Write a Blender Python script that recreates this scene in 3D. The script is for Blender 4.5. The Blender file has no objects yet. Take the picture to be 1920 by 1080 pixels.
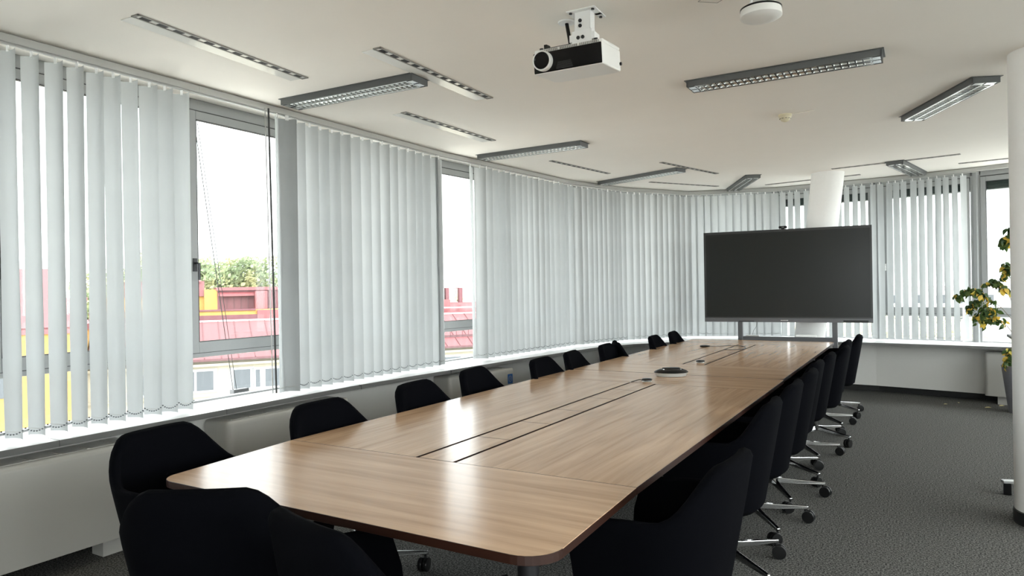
import bpy, bmesh, math, random
from mathutils import Vector, Matrix
random.seed(7)
sc = bpy.context.scene
COL = sc.collection
PI = math.pi
R = math.radians

# ------------------------------------------------------------------ camera
def cam_axes(pitch, roll, yaw):
    f = Vector((math.sin(yaw), math.cos(yaw), 0)); r = Vector((math.cos(yaw), -math.sin(yaw), 0)); u = Vector((0, 0, 1))
    f2 = math.cos(pitch)*f + math.sin(pitch)*u; u2 = -math.sin(pitch)*f + math.cos(pitch)*u
    return math.cos(roll)*r + math.sin(roll)*u2, -math.sin(roll)*r + math.cos(roll)*u2, f2
cr, cu, cf = cam_axes(0.0, -0.01642776, -0.53084)
cam = bpy.data.cameras.new('camera'); camo = bpy.data.objects.new('camera', cam); COL.objects.link(camo)
cam.sensor_width = 36; cam.lens = 1300.36/1920*36; cam.clip_start = .05; cam.clip_end = 2000
M = Matrix.Identity(4)
for i in range(3):
    M[i][0] = cr[i]; M[i][1] = cu[i]; M[i][2] = -cf[i]
M.translation = Vector((0, 0, 1.45))
camo.matrix_world = M
sc.camera = camo

# ------------------------------------------------------------------ light and exposure
SKY_LOW, SKY_HIGH = 4.0, 15.0
w = bpy.data.worlds.new('overcast'); sc.world = w; w.use_nodes = True
nt = w.node_tree; bg = nt.nodes['Background']
# overcast sky, brightest where the veiled sun stands (behind and to the right of the camera)
tc = nt.nodes.new('ShaderNodeTexCoord'); dot = nt.nodes.new('ShaderNodeVectorMath'); dot.operation = 'DOT_PRODUCT'
SUNDIR = Vector((.62, -.62, .42)).normalized(); dot.inputs[1].default_value = SUNDIR
nt.links.new(tc.outputs['Generated'], dot.inputs[0])
mr0 = nt.nodes.new('ShaderNodeMapRange'); mr0.inputs['From Min'].default_value = -.45; mr0.inputs['From Max'].default_value = 1.0
mr0.interpolation_type = 'SMOOTHSTEP'; mr0.inputs['To Min'].default_value = SKY_LOW; mr0.inputs['To Max'].default_value = SKY_HIGH
nt.links.new(dot.outputs['Value'], mr0.inputs['Value'])
bg.inputs[0].default_value = (.96, .985, 1, 1)
nt.links.new(mr0.outputs[0], bg.inputs[1])
sc.view_settings.view_transform = 'Standard'; sc.view_settings.look = 'None'
sc.view_settings.gamma = 1; sc.view_settings.exposure = 0.2; sc.view_settings.use_curve_mapping = False
sc.cycles.max_bounces = 14; sc.cycles.diffuse_bounces = 8; sc.cycles.transmission_bounces = 8
sc.cycles.transparent_max_bounces = 16; sc.cycles.glossy_bounces = 5
sc.cycles.use_denoising = True; sc.cycles.sample_clamp_indirect = 8

# ------------------------------------------------------------------ materials
def lin(c):
    return tuple(((x/255)/12.92 if x/255 <= .04045 else ((x/255+.055)/1.055)**2.4) for x in c)
def mat(name, col, rough=.6, metal=0, spec=.5, noise=0, nscale=60, bump=0, bscale=200, coat=0):
    m = bpy.data.materials.new(name); m.use_nodes = True; n = m.node_tree; b = n.nodes['Principled BSDF']
    b.inputs['Base Color'].default_value = (*col, 1); b.inputs['Roughness'].default_value = rough
    b.inputs['Metallic'].default_value = metal; b.inputs['Specular IOR Level'].default_value = spec
    b.inputs['Coat Weight'].default_value = coat; b.inputs['Coat Roughness'].default_value = .1
    t = n.nodes.new('ShaderNodeTexCoord')
    ns = n.nodes.new('ShaderNodeTexNoise'); ns.inputs['Scale'].default_value = nscale; ns.inputs['Detail'].default_value = 3
    n.links.new(t.outputs['Object'], ns.inputs['Vector'])
    mr = n.nodes.new('ShaderNodeMapRange'); mr.inputs['To Min'].default_value = 1-noise; mr.inputs['To Max'].default_value = 1+noise
    mx = n.nodes.new('ShaderNodeVectorMath'); mx.operation = 'SCALE'; mx.inputs[0].default_value = col
    n.links.new(ns.outputs['Fac'], mr.inputs['Value']); n.links.new(mr.outputs[0], mx.inputs['Scale']); n.links.new(mx.outputs[0], b.inputs['Base Color'])
    if bump:
        n2 = n.nodes.new('ShaderNodeTexNoise'); n2.inputs['Scale'].default_value = bscale
        n.links.new(t.outputs['Object'], n2.inputs['Vector'])
        bp = n.nodes.new('ShaderNodeBump'); bp.inputs['Strength'].default_value = bump; bp.inputs['Distance'].default_value = .002
        n.links.new(n2.outputs['Fac'], bp.inputs['Height']); n.links.new(bp.outputs[0], b.inputs['Normal'])
    return m
MT = {}
MT['ceiling'] = mat('ceiling_paint', (.84, .80, .74), .9, noise=.02, nscale=3)
MT['wall'] = mat('wall_paint', (.78, .77, .74), .7, noise=.02)
MT['pillar'] = mat('pillar_paint', (.80, .79, .77), .6, noise=.02)
MT['panel'] = mat('panel_paint', (.56, .55, .52), .5, noise=.02)
MT['base'] = mat('black_baseboard', (.012, .012, .012), .5)
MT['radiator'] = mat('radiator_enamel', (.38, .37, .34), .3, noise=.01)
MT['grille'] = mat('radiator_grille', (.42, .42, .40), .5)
MT['sill'] = mat('sill_laminate', (.82, .82, .82), .35, noise=.01)
MT['sill_edge'] = mat('sill_edge', (.11, .11, .105), .6)
MT['alu'] = mat('grey_window_aluminium', (.33, .34, .34), .45, metal=.2, noise=.02)
MT['alu_dark'] = mat('dark_gasket', (.03, .03, .03), .6)
MT['white_plastic'] = mat('white_plastic', (.80, .80, .79), .4)
MT['rail'] = mat('blind_headrail', (.42, .42, .40), .4)
MT['chain'] = mat('blind_chain', (.10, .11, .12), .5)
MT['black_fabric'] = mat('black_wool', (.0016, .0017, .0026), 1.0, spec=.04, noise=.25, nscale=900, bump=.3, bscale=900)
MT['chrome'] = mat('chrome', (.42, .42, .42), .14, metal=1)
MT['black_plastic'] = mat('black_plastic', (.006, .006, .006), .3, spec=.3)
MT['steel_dark'] = mat('dark_steel', (.03, .03, .032), .35, metal=.5)
MT['steel'] = mat('satin_steel', (.45, .45, .44), .35, metal=.9)
MT['proj'] = mat('projector_white', (.78, .77, .74), .45)
MT['glass_black'] = mat('glossy_black', (.003, .003, .0035), .15, spec=.25)
MT['lens'] = mat('lens_glass', (.005, .006, .01), .05, spec=1)
MT['screen'] = mat('dark_screen_glass', (.010, .011, .010), .3, spec=.3)
MT['bezel'] = mat('dark_bezel', (.02, .02, .02), .4)
MT['grey_bezel'] = mat('grey_bezel', (.09, .09, .095), .4, metal=.4)
MT['lum_side'] = mat('luminaire_grey', (.10, .105, .105), .5)
MT['mirror'] = mat('louver_aluminium', (.80, .81, .80), .16, metal=1)
MT['alu_bright'] = mat('anodised_strip', (.72, .72, .70), .3, metal=.8)
MT['strip_white'] = mat('gloss_white_strip', (.75, .74, .70), .18, spec=.6)
MT['slot'] = mat('slot_black', (.006, .006, .006), .7)
MT['slot_grey'] = mat('slot_grey', (.25, .24, .22), .6)
MT['beige'] = mat('detector_beige', (.62, .56, .40), .5)
MT['pot'] = mat('grey_planter', (.13, .13, .145), .5, noise=.05)
MT['soil'] = mat('soil', (.03, .02, .012), .95, noise=.4)
MT['stem'] = mat('fig_stem', (.16, .13, .10), .8)
MT['red_roof'] = mat('red_metal_roof', (.105, .024, .026), .5, noise=.08, nscale=.8)
MT['red_dark'] = mat('dark_red_cladding', (0.07, 0.014, 0.018), .6, noise=.15, nscale=1.2)
MT['red_seam'] = mat('red_seam', (0.05, 0.015, 0.017), .6)
MT['ledge'] = mat('pale_ledge', (0.26, 0.21, 0.21), .5)
MT['yellow'] = mat('yellow_render', (0.24, 0.13, 0.028), .8, noise=.05, nscale=.7)
MT['cream'] = mat('cream_render', (0.2, 0.18, 0.135), .85, noise=.05, nscale=.6)
MT['far_white'] = mat('far_white_render', (0.32, 0.32, 0.32), .85, noise=.04, nscale=.3)
MT['win_dark'] = mat('dark_window_pane', (.035, .04, .045), .3)
MT['frame_white'] = mat('white_window_frame', (.24, .24, .235), .5)
MT['ground'] = mat('town_ground', (.5, .49, .46), .9, noise=.1, nscale=.05)
MT['bark'] = mat('bark', (.12, .09, .06), .9)
MT['blue'] = mat('blue_sticker', (.01, .09, .30), .5)
MT['shade_dark'] = mat('outer_shade_dark', (.035, .055, .05), .35)
MT['leaf_brown'] = mat('dry_leaf', (.50, .42, .22), .8)

def leafmat(name, cols, trans=.35):
    m = bpy.data.materials.new(name); m.use_nodes = True; n = m.node_tree; b = n.nodes['Principled BSDF']
    g = n.nodes.new('ShaderNodeTexCoord'); ns = n.nodes.new('ShaderNodeTexNoise'); ns.inputs['Scale'].default_value = cols[0]
    n.links.new(g.outputs['Object'], ns.inputs['Vector'])
    cr_ = n.nodes.new('ShaderNodeValToRGB'); e = cr_.color_ramp.elements
    e[0].position = .36; e[0].color = (*cols[1], 1); e[1].position = .64; e[1].color = (*cols[-1], 1)
    if len(cols) == 4:
        x = cr_.color_ramp.elements.new(.5); x.color = (*cols[2], 1)
    n.links.new(ns.outputs['Fac'], cr_.inputs[0]); n.links.new(cr_.outputs[0], b.inputs['Base Color'])
    b.inputs['Roughness'].default_value = .6
    tr = n.nodes.new('ShaderNodeBsdfTranslucent'); n.links.new(cr_.outputs[0], tr.inputs[0])
    mix = n.nodes.new('ShaderNodeMixShader'); mix.inputs[0].default_value = trans
    n.links.new(b.outputs[0], mix.inputs[1]); n.links.new(tr.outputs[0], mix.inputs[2]); n.links.new(mix.outputs[0], n.nodes['Material Output'].inputs[0])
    return m
MT['leaf_green'] = leafmat('fig_leaf_green', (14, (.02, .05, .012), (.035, .075, .015), (.07, .10, .02)))
MT['leaf_yellow'] = leafmat('fig_leaf_yellow', (14, (.55, .38, .05), (.62, .40, .05), (.35, .33, .06)))
MT['tree_green'] = leafmat('tree_green', (0.35, (0.127, 0.167, 0.087), (0.182, 0.215, 0.108), (0.302, 0.289, 0.142)))
MT['tree_orange'] = leafmat('tree_orange', (0.5, (0.341, 0.205, 0.062), (0.413, 0.263, 0.078), (0.263, 0.263, 0.105)))
MT['tree_hazy'] = leafmat('tree_hazy', (0.4, (0.356, 0.39, 0.288), (0.44, 0.406, 0.256), (0.508, 0.482, 0.372)))  # washed-out leaf colours, distance haze is put into the albedo

def fabric():
    m = bpy.data.materials.new('blind_fabric'); m.use_nodes = True; n = m.node_tree
    n.nodes.remove(n.nodes['Principled BSDF'])
    d = n.nodes.new('ShaderNodeBsdfDiffuse'); t = n.nodes.new('ShaderNodeBsdfTranslucent')
    tc = n.nodes.new('ShaderNodeTexCoord'); ns = n.nodes.new('ShaderNodeTexNoise'); ns.inputs['Scale'].default_value = 4; ns.inputs['Detail'].default_value = 2
    n.links.new(tc.outputs['Object'], ns.inputs['Vector'])
    mr = n.nodes.new('ShaderNodeMapRange'); mr.inputs['To Min'].default_value = .93; mr.inputs['To Max'].default_value = 1.05
    n.links.new(ns.outputs['Fac'], mr.inputs['Value'])
    for s, c in ((d, (.47, .485, .485)), (t, (.51, .53, .535))):
        v = n.nodes.new('ShaderNodeVectorMath'); v.operation = 'SCALE'; v.inputs[0].default_value = c
        n.links.new(mr.outputs[0], v.inputs['Scale']); n.links.new(v.outputs[0], s.inputs[0])
    mix = n.nodes.new('ShaderNodeMixShader'); mix.inputs[0].default_value = .31
    n.links.new(d.outputs[0], mix.inputs[1]); n.links.new(t.outputs[0], mix.inputs[2]); n.links.new(mix.outputs[0], n.nodes['Material Output'].inputs[0])
    return m
MT['fabric'] = fabric()

def glass():
    m = bpy.data.materials.new('window_glass'); m.use_nodes = True; n = m.node_tree
    n.nodes.remove(n.nodes['Principled BSDF'])
    t = n.nodes.new('ShaderNodeBsdfTransparent'); t.inputs[0].default_value = (.93, .95, .945, 1)
    g = n.nodes.new('ShaderNodeBsdfGlossy'); g.inputs['Roughness'].default_value = .02
    f = n.nodes.new('ShaderNodeLayerWeight'); f.inputs[0].default_value = .5
    pw = n.nodes.new('ShaderNodeMath'); pw.operation = 'POWER'; pw.inputs[1].default_value = 5; n.links.new(f.outputs['Facing'], pw.inputs[0])
    sc_ = n.nodes.new('ShaderNodeMath'); sc_.operation = 'MULTIPLY_ADD'; sc_.inputs[1].default_value = .9; sc_.inputs[2].default_value = .02; n.links.new(pw.outputs[0], sc_.inputs[0])
    mix = n.nodes.new('ShaderNodeMixShader')
    n.links.new(sc_.outputs[0], mix.inputs[0]); n.links.new(t.outputs[0], mix.inputs[1]); n.links.new(g.outputs[0], mix.inputs[2])
    n.links.new(mix.outputs[0], n.nodes['Material Output'].inputs[0])
    return m
MT['glass'] = glass()

def wood(name, axis, seed):
    m = bpy.data.materials.new(name); m.use_nodes = True; n = m.node_tree; b = n.nodes['Principled BSDF']
    tc = n.nodes.new('ShaderNodeTexCoord'); mp = n.nodes.new('ShaderNodeMapping')
    mp.inputs['Scale'].default_value = (26, 1.6, 20) if axis == 'y' else (1.6, 26, 20)
    mp.inputs['Location'].default_value = (seed*3.1, seed*1.7, 0)
    n.links.new(tc.outputs['Object'], mp.inputs[0])
    n1 = n.nodes.new('ShaderNodeTexNoise'); n1.inputs['Scale'].default_value = .8; n1.inputs['Detail'].default_value = 6; n1.inputs['Distortion'].default_value = .6
    n.links.new(mp.outputs[0], n1.inputs['Vector'])
    mp2 = n.nodes.new('ShaderNodeMapping'); mp2.inputs['Scale'].default_value = (150, 4, 20) if axis == 'y' else (4, 150, 20)
    n.links.new(tc.outputs['Object'], mp2.inputs[0])
    n2 = n.nodes.new('ShaderNodeTexNoise'); n2.inputs['Scale'].default_value = 1.2; n2.inputs['Detail'].default_value = 3
    n.links.new(mp2.outputs[0], n2.inputs['Vector'])
    mx = n.nodes.new('ShaderNodeMix'); mx.inputs[0].default_value = .14
    n.links.new(n1.outputs['Fac'], mx.inputs[2]); n.links.new(n2.outputs['Fac'], mx.inputs[3])
    rp = n.nodes.new('ShaderNodeValToRGB'); e = rp.color_ramp.elements
    e[0].position = .20; e[0].color = (.34, .195, .105, 1); e[1].position = .82; e[1].color = (.68, .465, .295, 1)
    k = e.new(.5); k.color = (.52, .335, .205, 1)
    n.links.new(mx.outputs[0], rp.inputs[0]); n.links.new(rp.outputs[0], b.inputs['Base Color'])
    b.inputs['Roughness'].default_value = .19; b.inputs['Specular IOR Level'].default_value = .42
    return m
MT['wood_y'] = wood('table_wood_lengthwise', 'y', 1)
MT['wood_x'] = wood('table_wood_crosswise', 'x', 2)
MT['wood_edge'] = mat('table_edge_band', (.022, .0065, .003), .4)
MT['groove'] = mat('groove_liner', (.02, .008, .006), .6)

def carpet():
    m = bpy.data.materials.new('carpet'); m.use_nodes = True; n = m.node_tree; b = n.nodes['Principled BSDF']
    tc = n.nodes.new('ShaderNodeTexCoord')
    v = n.nodes.new('ShaderNodeTexVoronoi'); v.inputs['Scale'].default_value = 170
    n.links.new(tc.outputs['Object'], v.inputs['Vector'])
    ns = n.nodes.new('ShaderNodeTexNoise'); ns.inputs['Scale'].default_value = 105; ns.inputs['Detail'].default_value = 3; ns.inputs['Roughness'].default_value = .9
    n.links.new(tc.outputs['Object'], ns.inputs['Vector'])
    rp = n.nodes.new('ShaderNodeValToRGB'); e = rp.color_ramp.elements
    e[0].position = .43; e[0].color = (.010, .010, .010, 1); e[1].position = .60; e[1].color = (.19, .187, .175, 1)
    n.links.new(ns.outputs['Fac'], rp.inputs[0]); n.links.new(rp.outputs[0], b.inputs['Base Color'])
    b.inputs['Roughness'].default_value = .97; b.inputs['Specular IOR Level'].default_value = .1
    bp = n.nodes.new('ShaderNodeBump'); bp.inputs['Strength'].default_value = .35; bp.inputs['Distance'].default_value = .002
    n.links.new(v.outputs['Distance'], bp.inputs['Height']); n.links.new(bp.outputs[0], b.inputs['Normal'])
    return m
MT['carpet'] = carpet()

# ------------------------------------------------------------------ mesh building helpers
class MB:
    def __init__(s): s.v = []; s.f = []; s.mi = []
    def add(s, vs, fs, mi=0):
        o = len(s.v); s.v += [tuple(x) for x in vs]
        s.f += [tuple(i+o for i in f) for f in fs]; s.mi += [mi]*len(fs); return s
    def box(s, a, b, mi=0):
        x0, y0, z0 = a; x1, y1, z1 = b
        return s.add([(x0,y0,z0),(x1,y0,z0),(x1,y1,z0),(x0,y1,z0),(x0,y0,z1),(x1,y0,z1),(x1,y1,z1),(x0,y1,z1)],
                     [(0,3,2,1),(4,5,6,7),(0,1,5,4),(1,2,6,5),(2,3,7,6),(3,0,4,7)], mi)
    def obox(s, p, q, w0, w1, z0, z1, mi=0):
        """box along plan segment p->q, spanning lateral offsets w0..w1 (left of direction positive)"""
        p = Vector(p[:2]); q = Vector(q[:2]); d = (q-p).normalized(); n = Vector((-d.y, d.x))
        c = [p+n*w0, q+n*w0, q+n*w1, p+n*w1]
        vs = [(k.x, k.y, z0) for k in c] + [(k.x, k.y, z1) for k in c]
        return s.add(vs, [(0,3,2,1),(4,5,6,7),(0,1,5,4),(1,2,6,5),(2,3,7,6),(3,0,4,7)], mi)
    def prism(s, pts, z0, z1, mi=0, mtop=None):
        n = len(pts); vs = [(p[0], p[1], z0) for p in pts] + [(p[0], p[1], z1) for p in pts]
        s.add(vs, [tuple(reversed(range(n)))], mi); o = len(s.v)-2*n
        s.f.append(tuple(o+n+i for i in range(n))); s.mi.append(mi if mtop is None else mtop)
        for i in range(n):
            j = (i+1) % n; s.f.append((o+i, o+j, o+n+j, o+n+i)); s.mi.append(mi)
        return s
    def tube(s, pts, r, k=8, mi=0, caps=True):
        pts = [Vector(p) for p in pts]; rs = r if isinstance(r, (list, tuple)) else [r]*len(pts)
        up = None; base = len(s.v); 
        for i, p in enumerate(pts):
            d = (pts[min(i+1, len(pts)-1)]-pts[max(i-1, 0)]).normalized()
            if up is None:
                up = Vector((0,0,1)) if abs(d.z) < .9 else Vector((1,0,0))
            a = d.cross(up).normalized(); b = a.cross(d).normalized(); up = b
            for j in range(k):
                t = 2*PI*j/k; s.v.append(tuple(p+rs[i]*(math.cos(t)*a+math.sin(t)*b)))
        for i in range(len(pts)-1):
            for j in range(k):
                s.f.append((base+i*k+j, base+i*k+(j+1) % k, base+(i+1)*k+(j+1) % k, base+(i+1)*k+j)); s.mi.append(mi)
        if caps:
            s.f.append(tuple(base+j for j in reversed(range(k)))); s.mi.append(mi)
            s.f.append(tuple(base+(len(pts)-1)*k+j for j in range(k))); s.mi.append(mi)
        return s
    def lathe(s, prof, c=(0,0,0), k=24, mi=0, ax=None, sx=1, sy=1):
        """prof: list of (radius, height); ax: axis direction"""
        c = Vector(c); z = Vector(ax).normalized() if ax else Vector((0,0,1))
        x = z.orthogonal().normalized() if ax else Vector((1,0,0)); y = z.cross(x)
        base = len(s.v)
        for r, h in prof:
            for j in range(k):
                t = 2*PI*j/k; s.v.append(tuple(c+z*h+x*(r*math.cos(t)*sx)+y*(r*math.sin(t)*sy)))
        for i in range(len(prof)-1):
            for j in range(k):
                s.f.append((base+i*k+j, base+i*k+(j+1) % k, base+(i+1)*k+(j+1) % k, base+(i+1)*k+j)); s.mi.append(mi)
        s.f.append(tuple(base+j for j in reversed(range(k)))); s.mi.append(mi)
        s.f.append(tuple(base+(len(prof)-1)*k+j for j in range(k))); s.mi.append(mi)
        return s
    def build(s, name, mats, parent=None, smooth=False, bevel=0, seg=2, angle=35, label=None):
        me = bpy.data.meshes.new(name); me.from_pydata(s.v, [], s.f)
        ms = mats if isinstance(mats, (list, tuple)) else [mats]
        for m in ms: me.materials.append(MT[m])
        for p, mi in zip(me.polygons, s.mi): p.material_index = mi; p.use_smooth = smooth
        bm = bmesh.new(); bm.from_mesh(me); bmesh.ops.recalc_face_normals(bm, faces=bm.faces); bm.to_mesh(me); bm.free()
        if smooth: me.set_sharp_from_angle(angle=R(angle))
        o = bpy.data.objects.new(name, me); COL.objects.link(o)
        if parent: o.parent = parent
        if bevel:
            b = o.modifiers.new('bevel', 'BEVEL'); b.width = bevel; b.segments = seg; b.limit_method = 'ANGLE'; b.angle_limit = R(40)
        if label: o['label'] = label
        return o
def tag(o, label, cat, group=None, kind=None):
    if label: o['label'] = label
    if cat: o['category'] = cat
    if group: o['group'] = group
    if kind: o['kind'] = kind
    return o
def thing(name, label, cat, loc=(0,0,0), rz=0, group=None):
    o = bpy.data.objects.new(name, None); o.empty_display_size = .1; COL.objects.link(o)
    o.location = loc; o.rotation_euler = (0, 0, rz); return tag(o, label, cat, group)
def struct(name, mb, m, **k):
    o = mb.build(name, m, **k); o['kind'] = 'structure'; return o
def sroot(name):
    o = bpy.data.objects.new(name, None); o.empty_display_size = .1; COL.objects.link(o); o['kind'] = 'structure'; return o
def copy_tree(o, parent=None):
    c = o.copy(); COL.objects.link(c); c.parent = parent
    for ch in o.children: copy_tree(ch, c)
    return c

# ------------------------------------------------------------------ plan of the window walls
RAIL = [(-4.02,-2.4),(-4.03,5.5),(-3.91,6.7),(-3.80,7.87),(-3.48,8.93),(-2.85,9.92),(-1.70,10.28),(-.47,10.17),(.61,9.95),(1.75,9.60),(2.90,9.20)]
SILL = [(-3.905,-2.4),(-3.905,4.1),(-3.867,4.73),(-3.82,5.16),(-3.716,6.3),(-3.587,7.28),(-3.49,8.03),(-3.24,8.62),(-2.62,9.42),(-1.62,9.78),(-.475,9.79),(.8,9.62),(1.72,9.30),(2.85,8.92)]
WIN  = [(-4.36,-2.4),(-4.36,5.33),(-4.25,6.65),(-4.14,7.95),(-3.79,9.1),(-3.06,10.22),(-1.78,10.64),(-.46,10.53),(.62,10.29),(1.86,9.91),(3.05,9.50)]
CH = 2.80; SZ = .69

def offset(poly, d):
    """offset a polyline to its right side (into the room is right of travel here)"""
    out = []
    for i, p in enumerate(poly):
        ns = []
        for a, b in ((i-1, i), (i, i+1)):
            if a < 0 or b >= len(poly): continue
            v = (Vector(poly[b])-Vector(poly[a])).normalized(); ns.append(Vector((v.y, -v.x)))
        n = sum(ns, Vector((0,0))).normalized(); k = 1/max(.5, n.dot(ns[0]))
        q = Vector(p)+n*d*k; out.append((q.x, q.y))
    return out

room = WIN + [(4.2, 9.1), (4.2, -2.4)]
struct('floor', MB().prism(room, -.12, 0), 'carpet')
struct('ceiling', MB().prism(offset(WIN, -.25) + [(4.5, 9.3), (4.5, -2.7)], CH, CH+.2), 'ceiling')
struct('wall_right', MB().box((4.2,-2.4,0), (4.35,-.98,CH)).box((4.2,-.98,0), (4.35,9.1,SZ-.03)), 'wall')
struct('wall_front', MB().box((-4.36,-2.55,0), (0,-2.4,CH)).box((0,-2.55,0), (4.2,-2.4,SZ-.03)), 'wall')
wl = MB(); wl.obox((-4.36,-2.4), (-4.36,.50), 0, .2, 0, CH)
wl.prism([(3.05,9.50),(4.2,9.1),(4.2,9.25),(3.1,9.64)], 0, CH)
struct('wall_rear', wl, 'wall')
PAN = offset(WIN, .26); BAS = offset(WIN, .10)
# parapet behind the panels, front panels and black baseboards
def seglist(poly, lo, hi): return [(poly[i], poly[i+1]) for i in range(lo, hi)]
for nm, lo, hi in (('left', 0, 5), ('back', 5, 10)):
    b = MB()
    pts = WIN[lo:hi+1]; outp = offset(pts, -.14)
    ow = offset(WIN, -.14); inb = offset(WIN, .235)
    for i in range(lo, hi):
        b = MB(); b.prism([WIN[i], WIN[i+1], ow[i+1], ow[i]], -.1, SZ-.03); struct('wall_'+nm, b, 'panel')
        b = MB(); b.prism([inb[i], inb[i+1], PAN[i+1], PAN[i]], .09, SZ-.045); struct('wall_'+nm, b, 'panel')
    struct('baseboard_'+nm, MB().prism(WIN[lo:hi+1] + BAS[lo:hi+1][::-1], 0, .10), 'base')
# sill boards
b = MB(); b.prism(SILL + offset(WIN, .03)[::-1], SZ-.035, SZ, 0)
sl = struct('trim_1', b, ['sill', 'sill_edge'], bevel=.003)
for p in sl.data.polygons:
    if abs(p.normal.z) < .5: p.material_index = 1
seams = MB()
for (x, y) in ((-3.905, 1.93), (-3.905, 2.95), (-3.88, 4.19), (-3.80, 5.32), (-3.67, 6.7)):
    seams.box((x-.002, y, SZ-.034), (x+.0012, y+.003, SZ-.001)); seams.box((-4.3, y, SZ-.01), (x, y+.002, SZ+.0006))
struct('trim_2', seams, 'alu_dark')

# ------------------------------------------------------------------ windows
def frame_module(idx, p, q, glassmid=True, handle=False, shade=0):
    r = sroot('window_%d' % idx)
    P = Vector(p); Q = Vector(q); d = (Q-P).normalized(); L = (Q-P).length
    def at(t): v = P+d*t; return (v.x, v.y)
    f = MB()
    f.obox(at(0), at(.055), -.035, .035, SZ-.03, 2.74); f.obox(at(L-.055), at(L), -.035, .035, SZ-.03, 2.74)
    f.obox(at(.055), at(L-.055), -.035, .035, 2.725, 2.80)
    f.obox(at(.055), at(L-.055), -.03, .03, 1.0, 1.075)
    f.obox(at(.055), at(L-.055), -.03, .03, SZ-.03, SZ+.012)
    f.build('outer_frame', 'alu', r, bevel=.004)
    s = MB()
    for a, c in ((.06, .115), (L-.115, L-.06)): s.obox(at(a), at(c), -.055, -.02, 1.035, 2.715)
    s.obox(at(.115), at(L-.115), -.0548, -.02, 2.655, 2.7148); s.obox(at(.115), at(L-.115), -.0548, -.02, 1.0352, 1.112)
    s.build('sash', 'alu', r, bevel=.004)
    g = MB(); g.obox(at(.055), at(L-.055), -.037, -.0345, 2.716, 2.7245)
    g.obox(at(.115), at(.119), -.054, -.03, 1.112, 2.655); g.obox(at(.115), at(L-.115), -.054, -.03, 2.650, 2.655)
    g.obox(at(.115), at(L-.115), -.054, -.03, 1.112, 1.1155); g.obox(at(.06), at(L-.06), -.032, -.0305, 1.03, 1.0335)
    g.build('gasket', 'alu_dark', r)
    gl = MB(); gl.obox(at(.1), at(L-.1), -.008, .0, 1.06, 2.70); gl.obox(at(.05), at(L-.05), -.008, .0, SZ+.005, 1.02)
    gl.build('pane', 'glass', r)
    if handle:
        h = MB(); c = at(.088); n = Vector((d.y, -d.x))
        cc = Vector(c)+n*.058
        h.obox((cc.x-d.x*.014, cc.y-d.y*.014), (cc.x+d.x*.014, cc.y+d.y*.014), -.006, .006, 1.60, 1.69)
        a = cc+n*.0; e = cc+n*.045
        h.tube([(a.x, a.y, 1.655), (e.x, e.y, 1.655), (e.x, e.y, 1.54)], .009, 8)
        h.build('handle', 'steel_dark' if handle == 1 else 'white_plastic', r, smooth=True)
    if shade:
        x = MB(); x.obox(at(.03), at(L-.03), .05, .13, 2.74-shade, 2.79)
        for k in range(int(shade/.02)): x.obox(at(.05), at(L-.05), .045, .135, 2.73-shade+k*.02, 2.735-shade+k*.02)
        x.build('outer_shade_stack', 'shade_dark', r)
    return r
idx = 1
ys = [.53, 1.73, 2.93, 4.13, 5.33]
for a, b_ in zip(ys, ys[1:]):
    frame_module(idx, (-4.36, a), (-4.36, b_), handle=1, shade=.06 if a < 1 else 0); idx += 1
for i in range(1, len(WIN)-1):
    frame_module(idx, WIN[i], WIN[i+1], handle=2 if i == 7 else (1 if i < 5 else 0), shade=(0, 0, .05, .05, .05, .05, .17, .17, .17, .27)[i] if i < 9 else .24); idx += 1
for k in range(3): frame_module(idx, (4.2-1.4*k, -2.48), (4.2-1.4*(k+1), -2.48)); idx += 1  # unseen windows behind the camera, added to let more daylight in
for k in range(7): frame_module(idx, (4.28, 9.1-1.44*k), (4.28, 9.1-1.44*(k+1))); idx += 1  # unseen glazing along the right wall, added to brighten the room
# mullion columns at the facet joints
mu = MB()
for i in range(1, len(WIN)): mu.lathe([(.05, SZ-.03), (.05, CH)], (WIN[i][0], WIN[i][1], 0), 8)
struct('trim_3', mu, 'alu')

# ------------------------------------------------------------------ round columns
a, b2 = Vector((-.955, 9.34, CH)), Vector((-1.36, 10.02, 0)); d = (b2-a)
cm = MB(); n = 32
ring = []
for k, t in enumerate((-.02, 1.0)):
    c = a+d*t
    for j in range(n): cm.v.append((c.x+.187*math.cos(2*PI*j/n), c.y+.187*math.sin(2*PI*j/n), min(c.z, CH)))
for j in range(n): cm.f.append((j, (j+1) % n, n+(j+1) % n, n+j)); cm.mi.append(0)
struct('column_back', cm, 'pillar', smooth=True)
PX, PY, PR = .666, 5.13, .19
struct('column_right', MB().lathe([(PR, 0), (PR, CH)], (PX, PY, 0), 48), 'pillar', smooth=True)
struct('baseboard_column', MB().lathe([(PR+.006, 0), (PR+.006, .075), (PR, .08)], (PX, PY, 0), 48), 'base', smooth=True)

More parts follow.
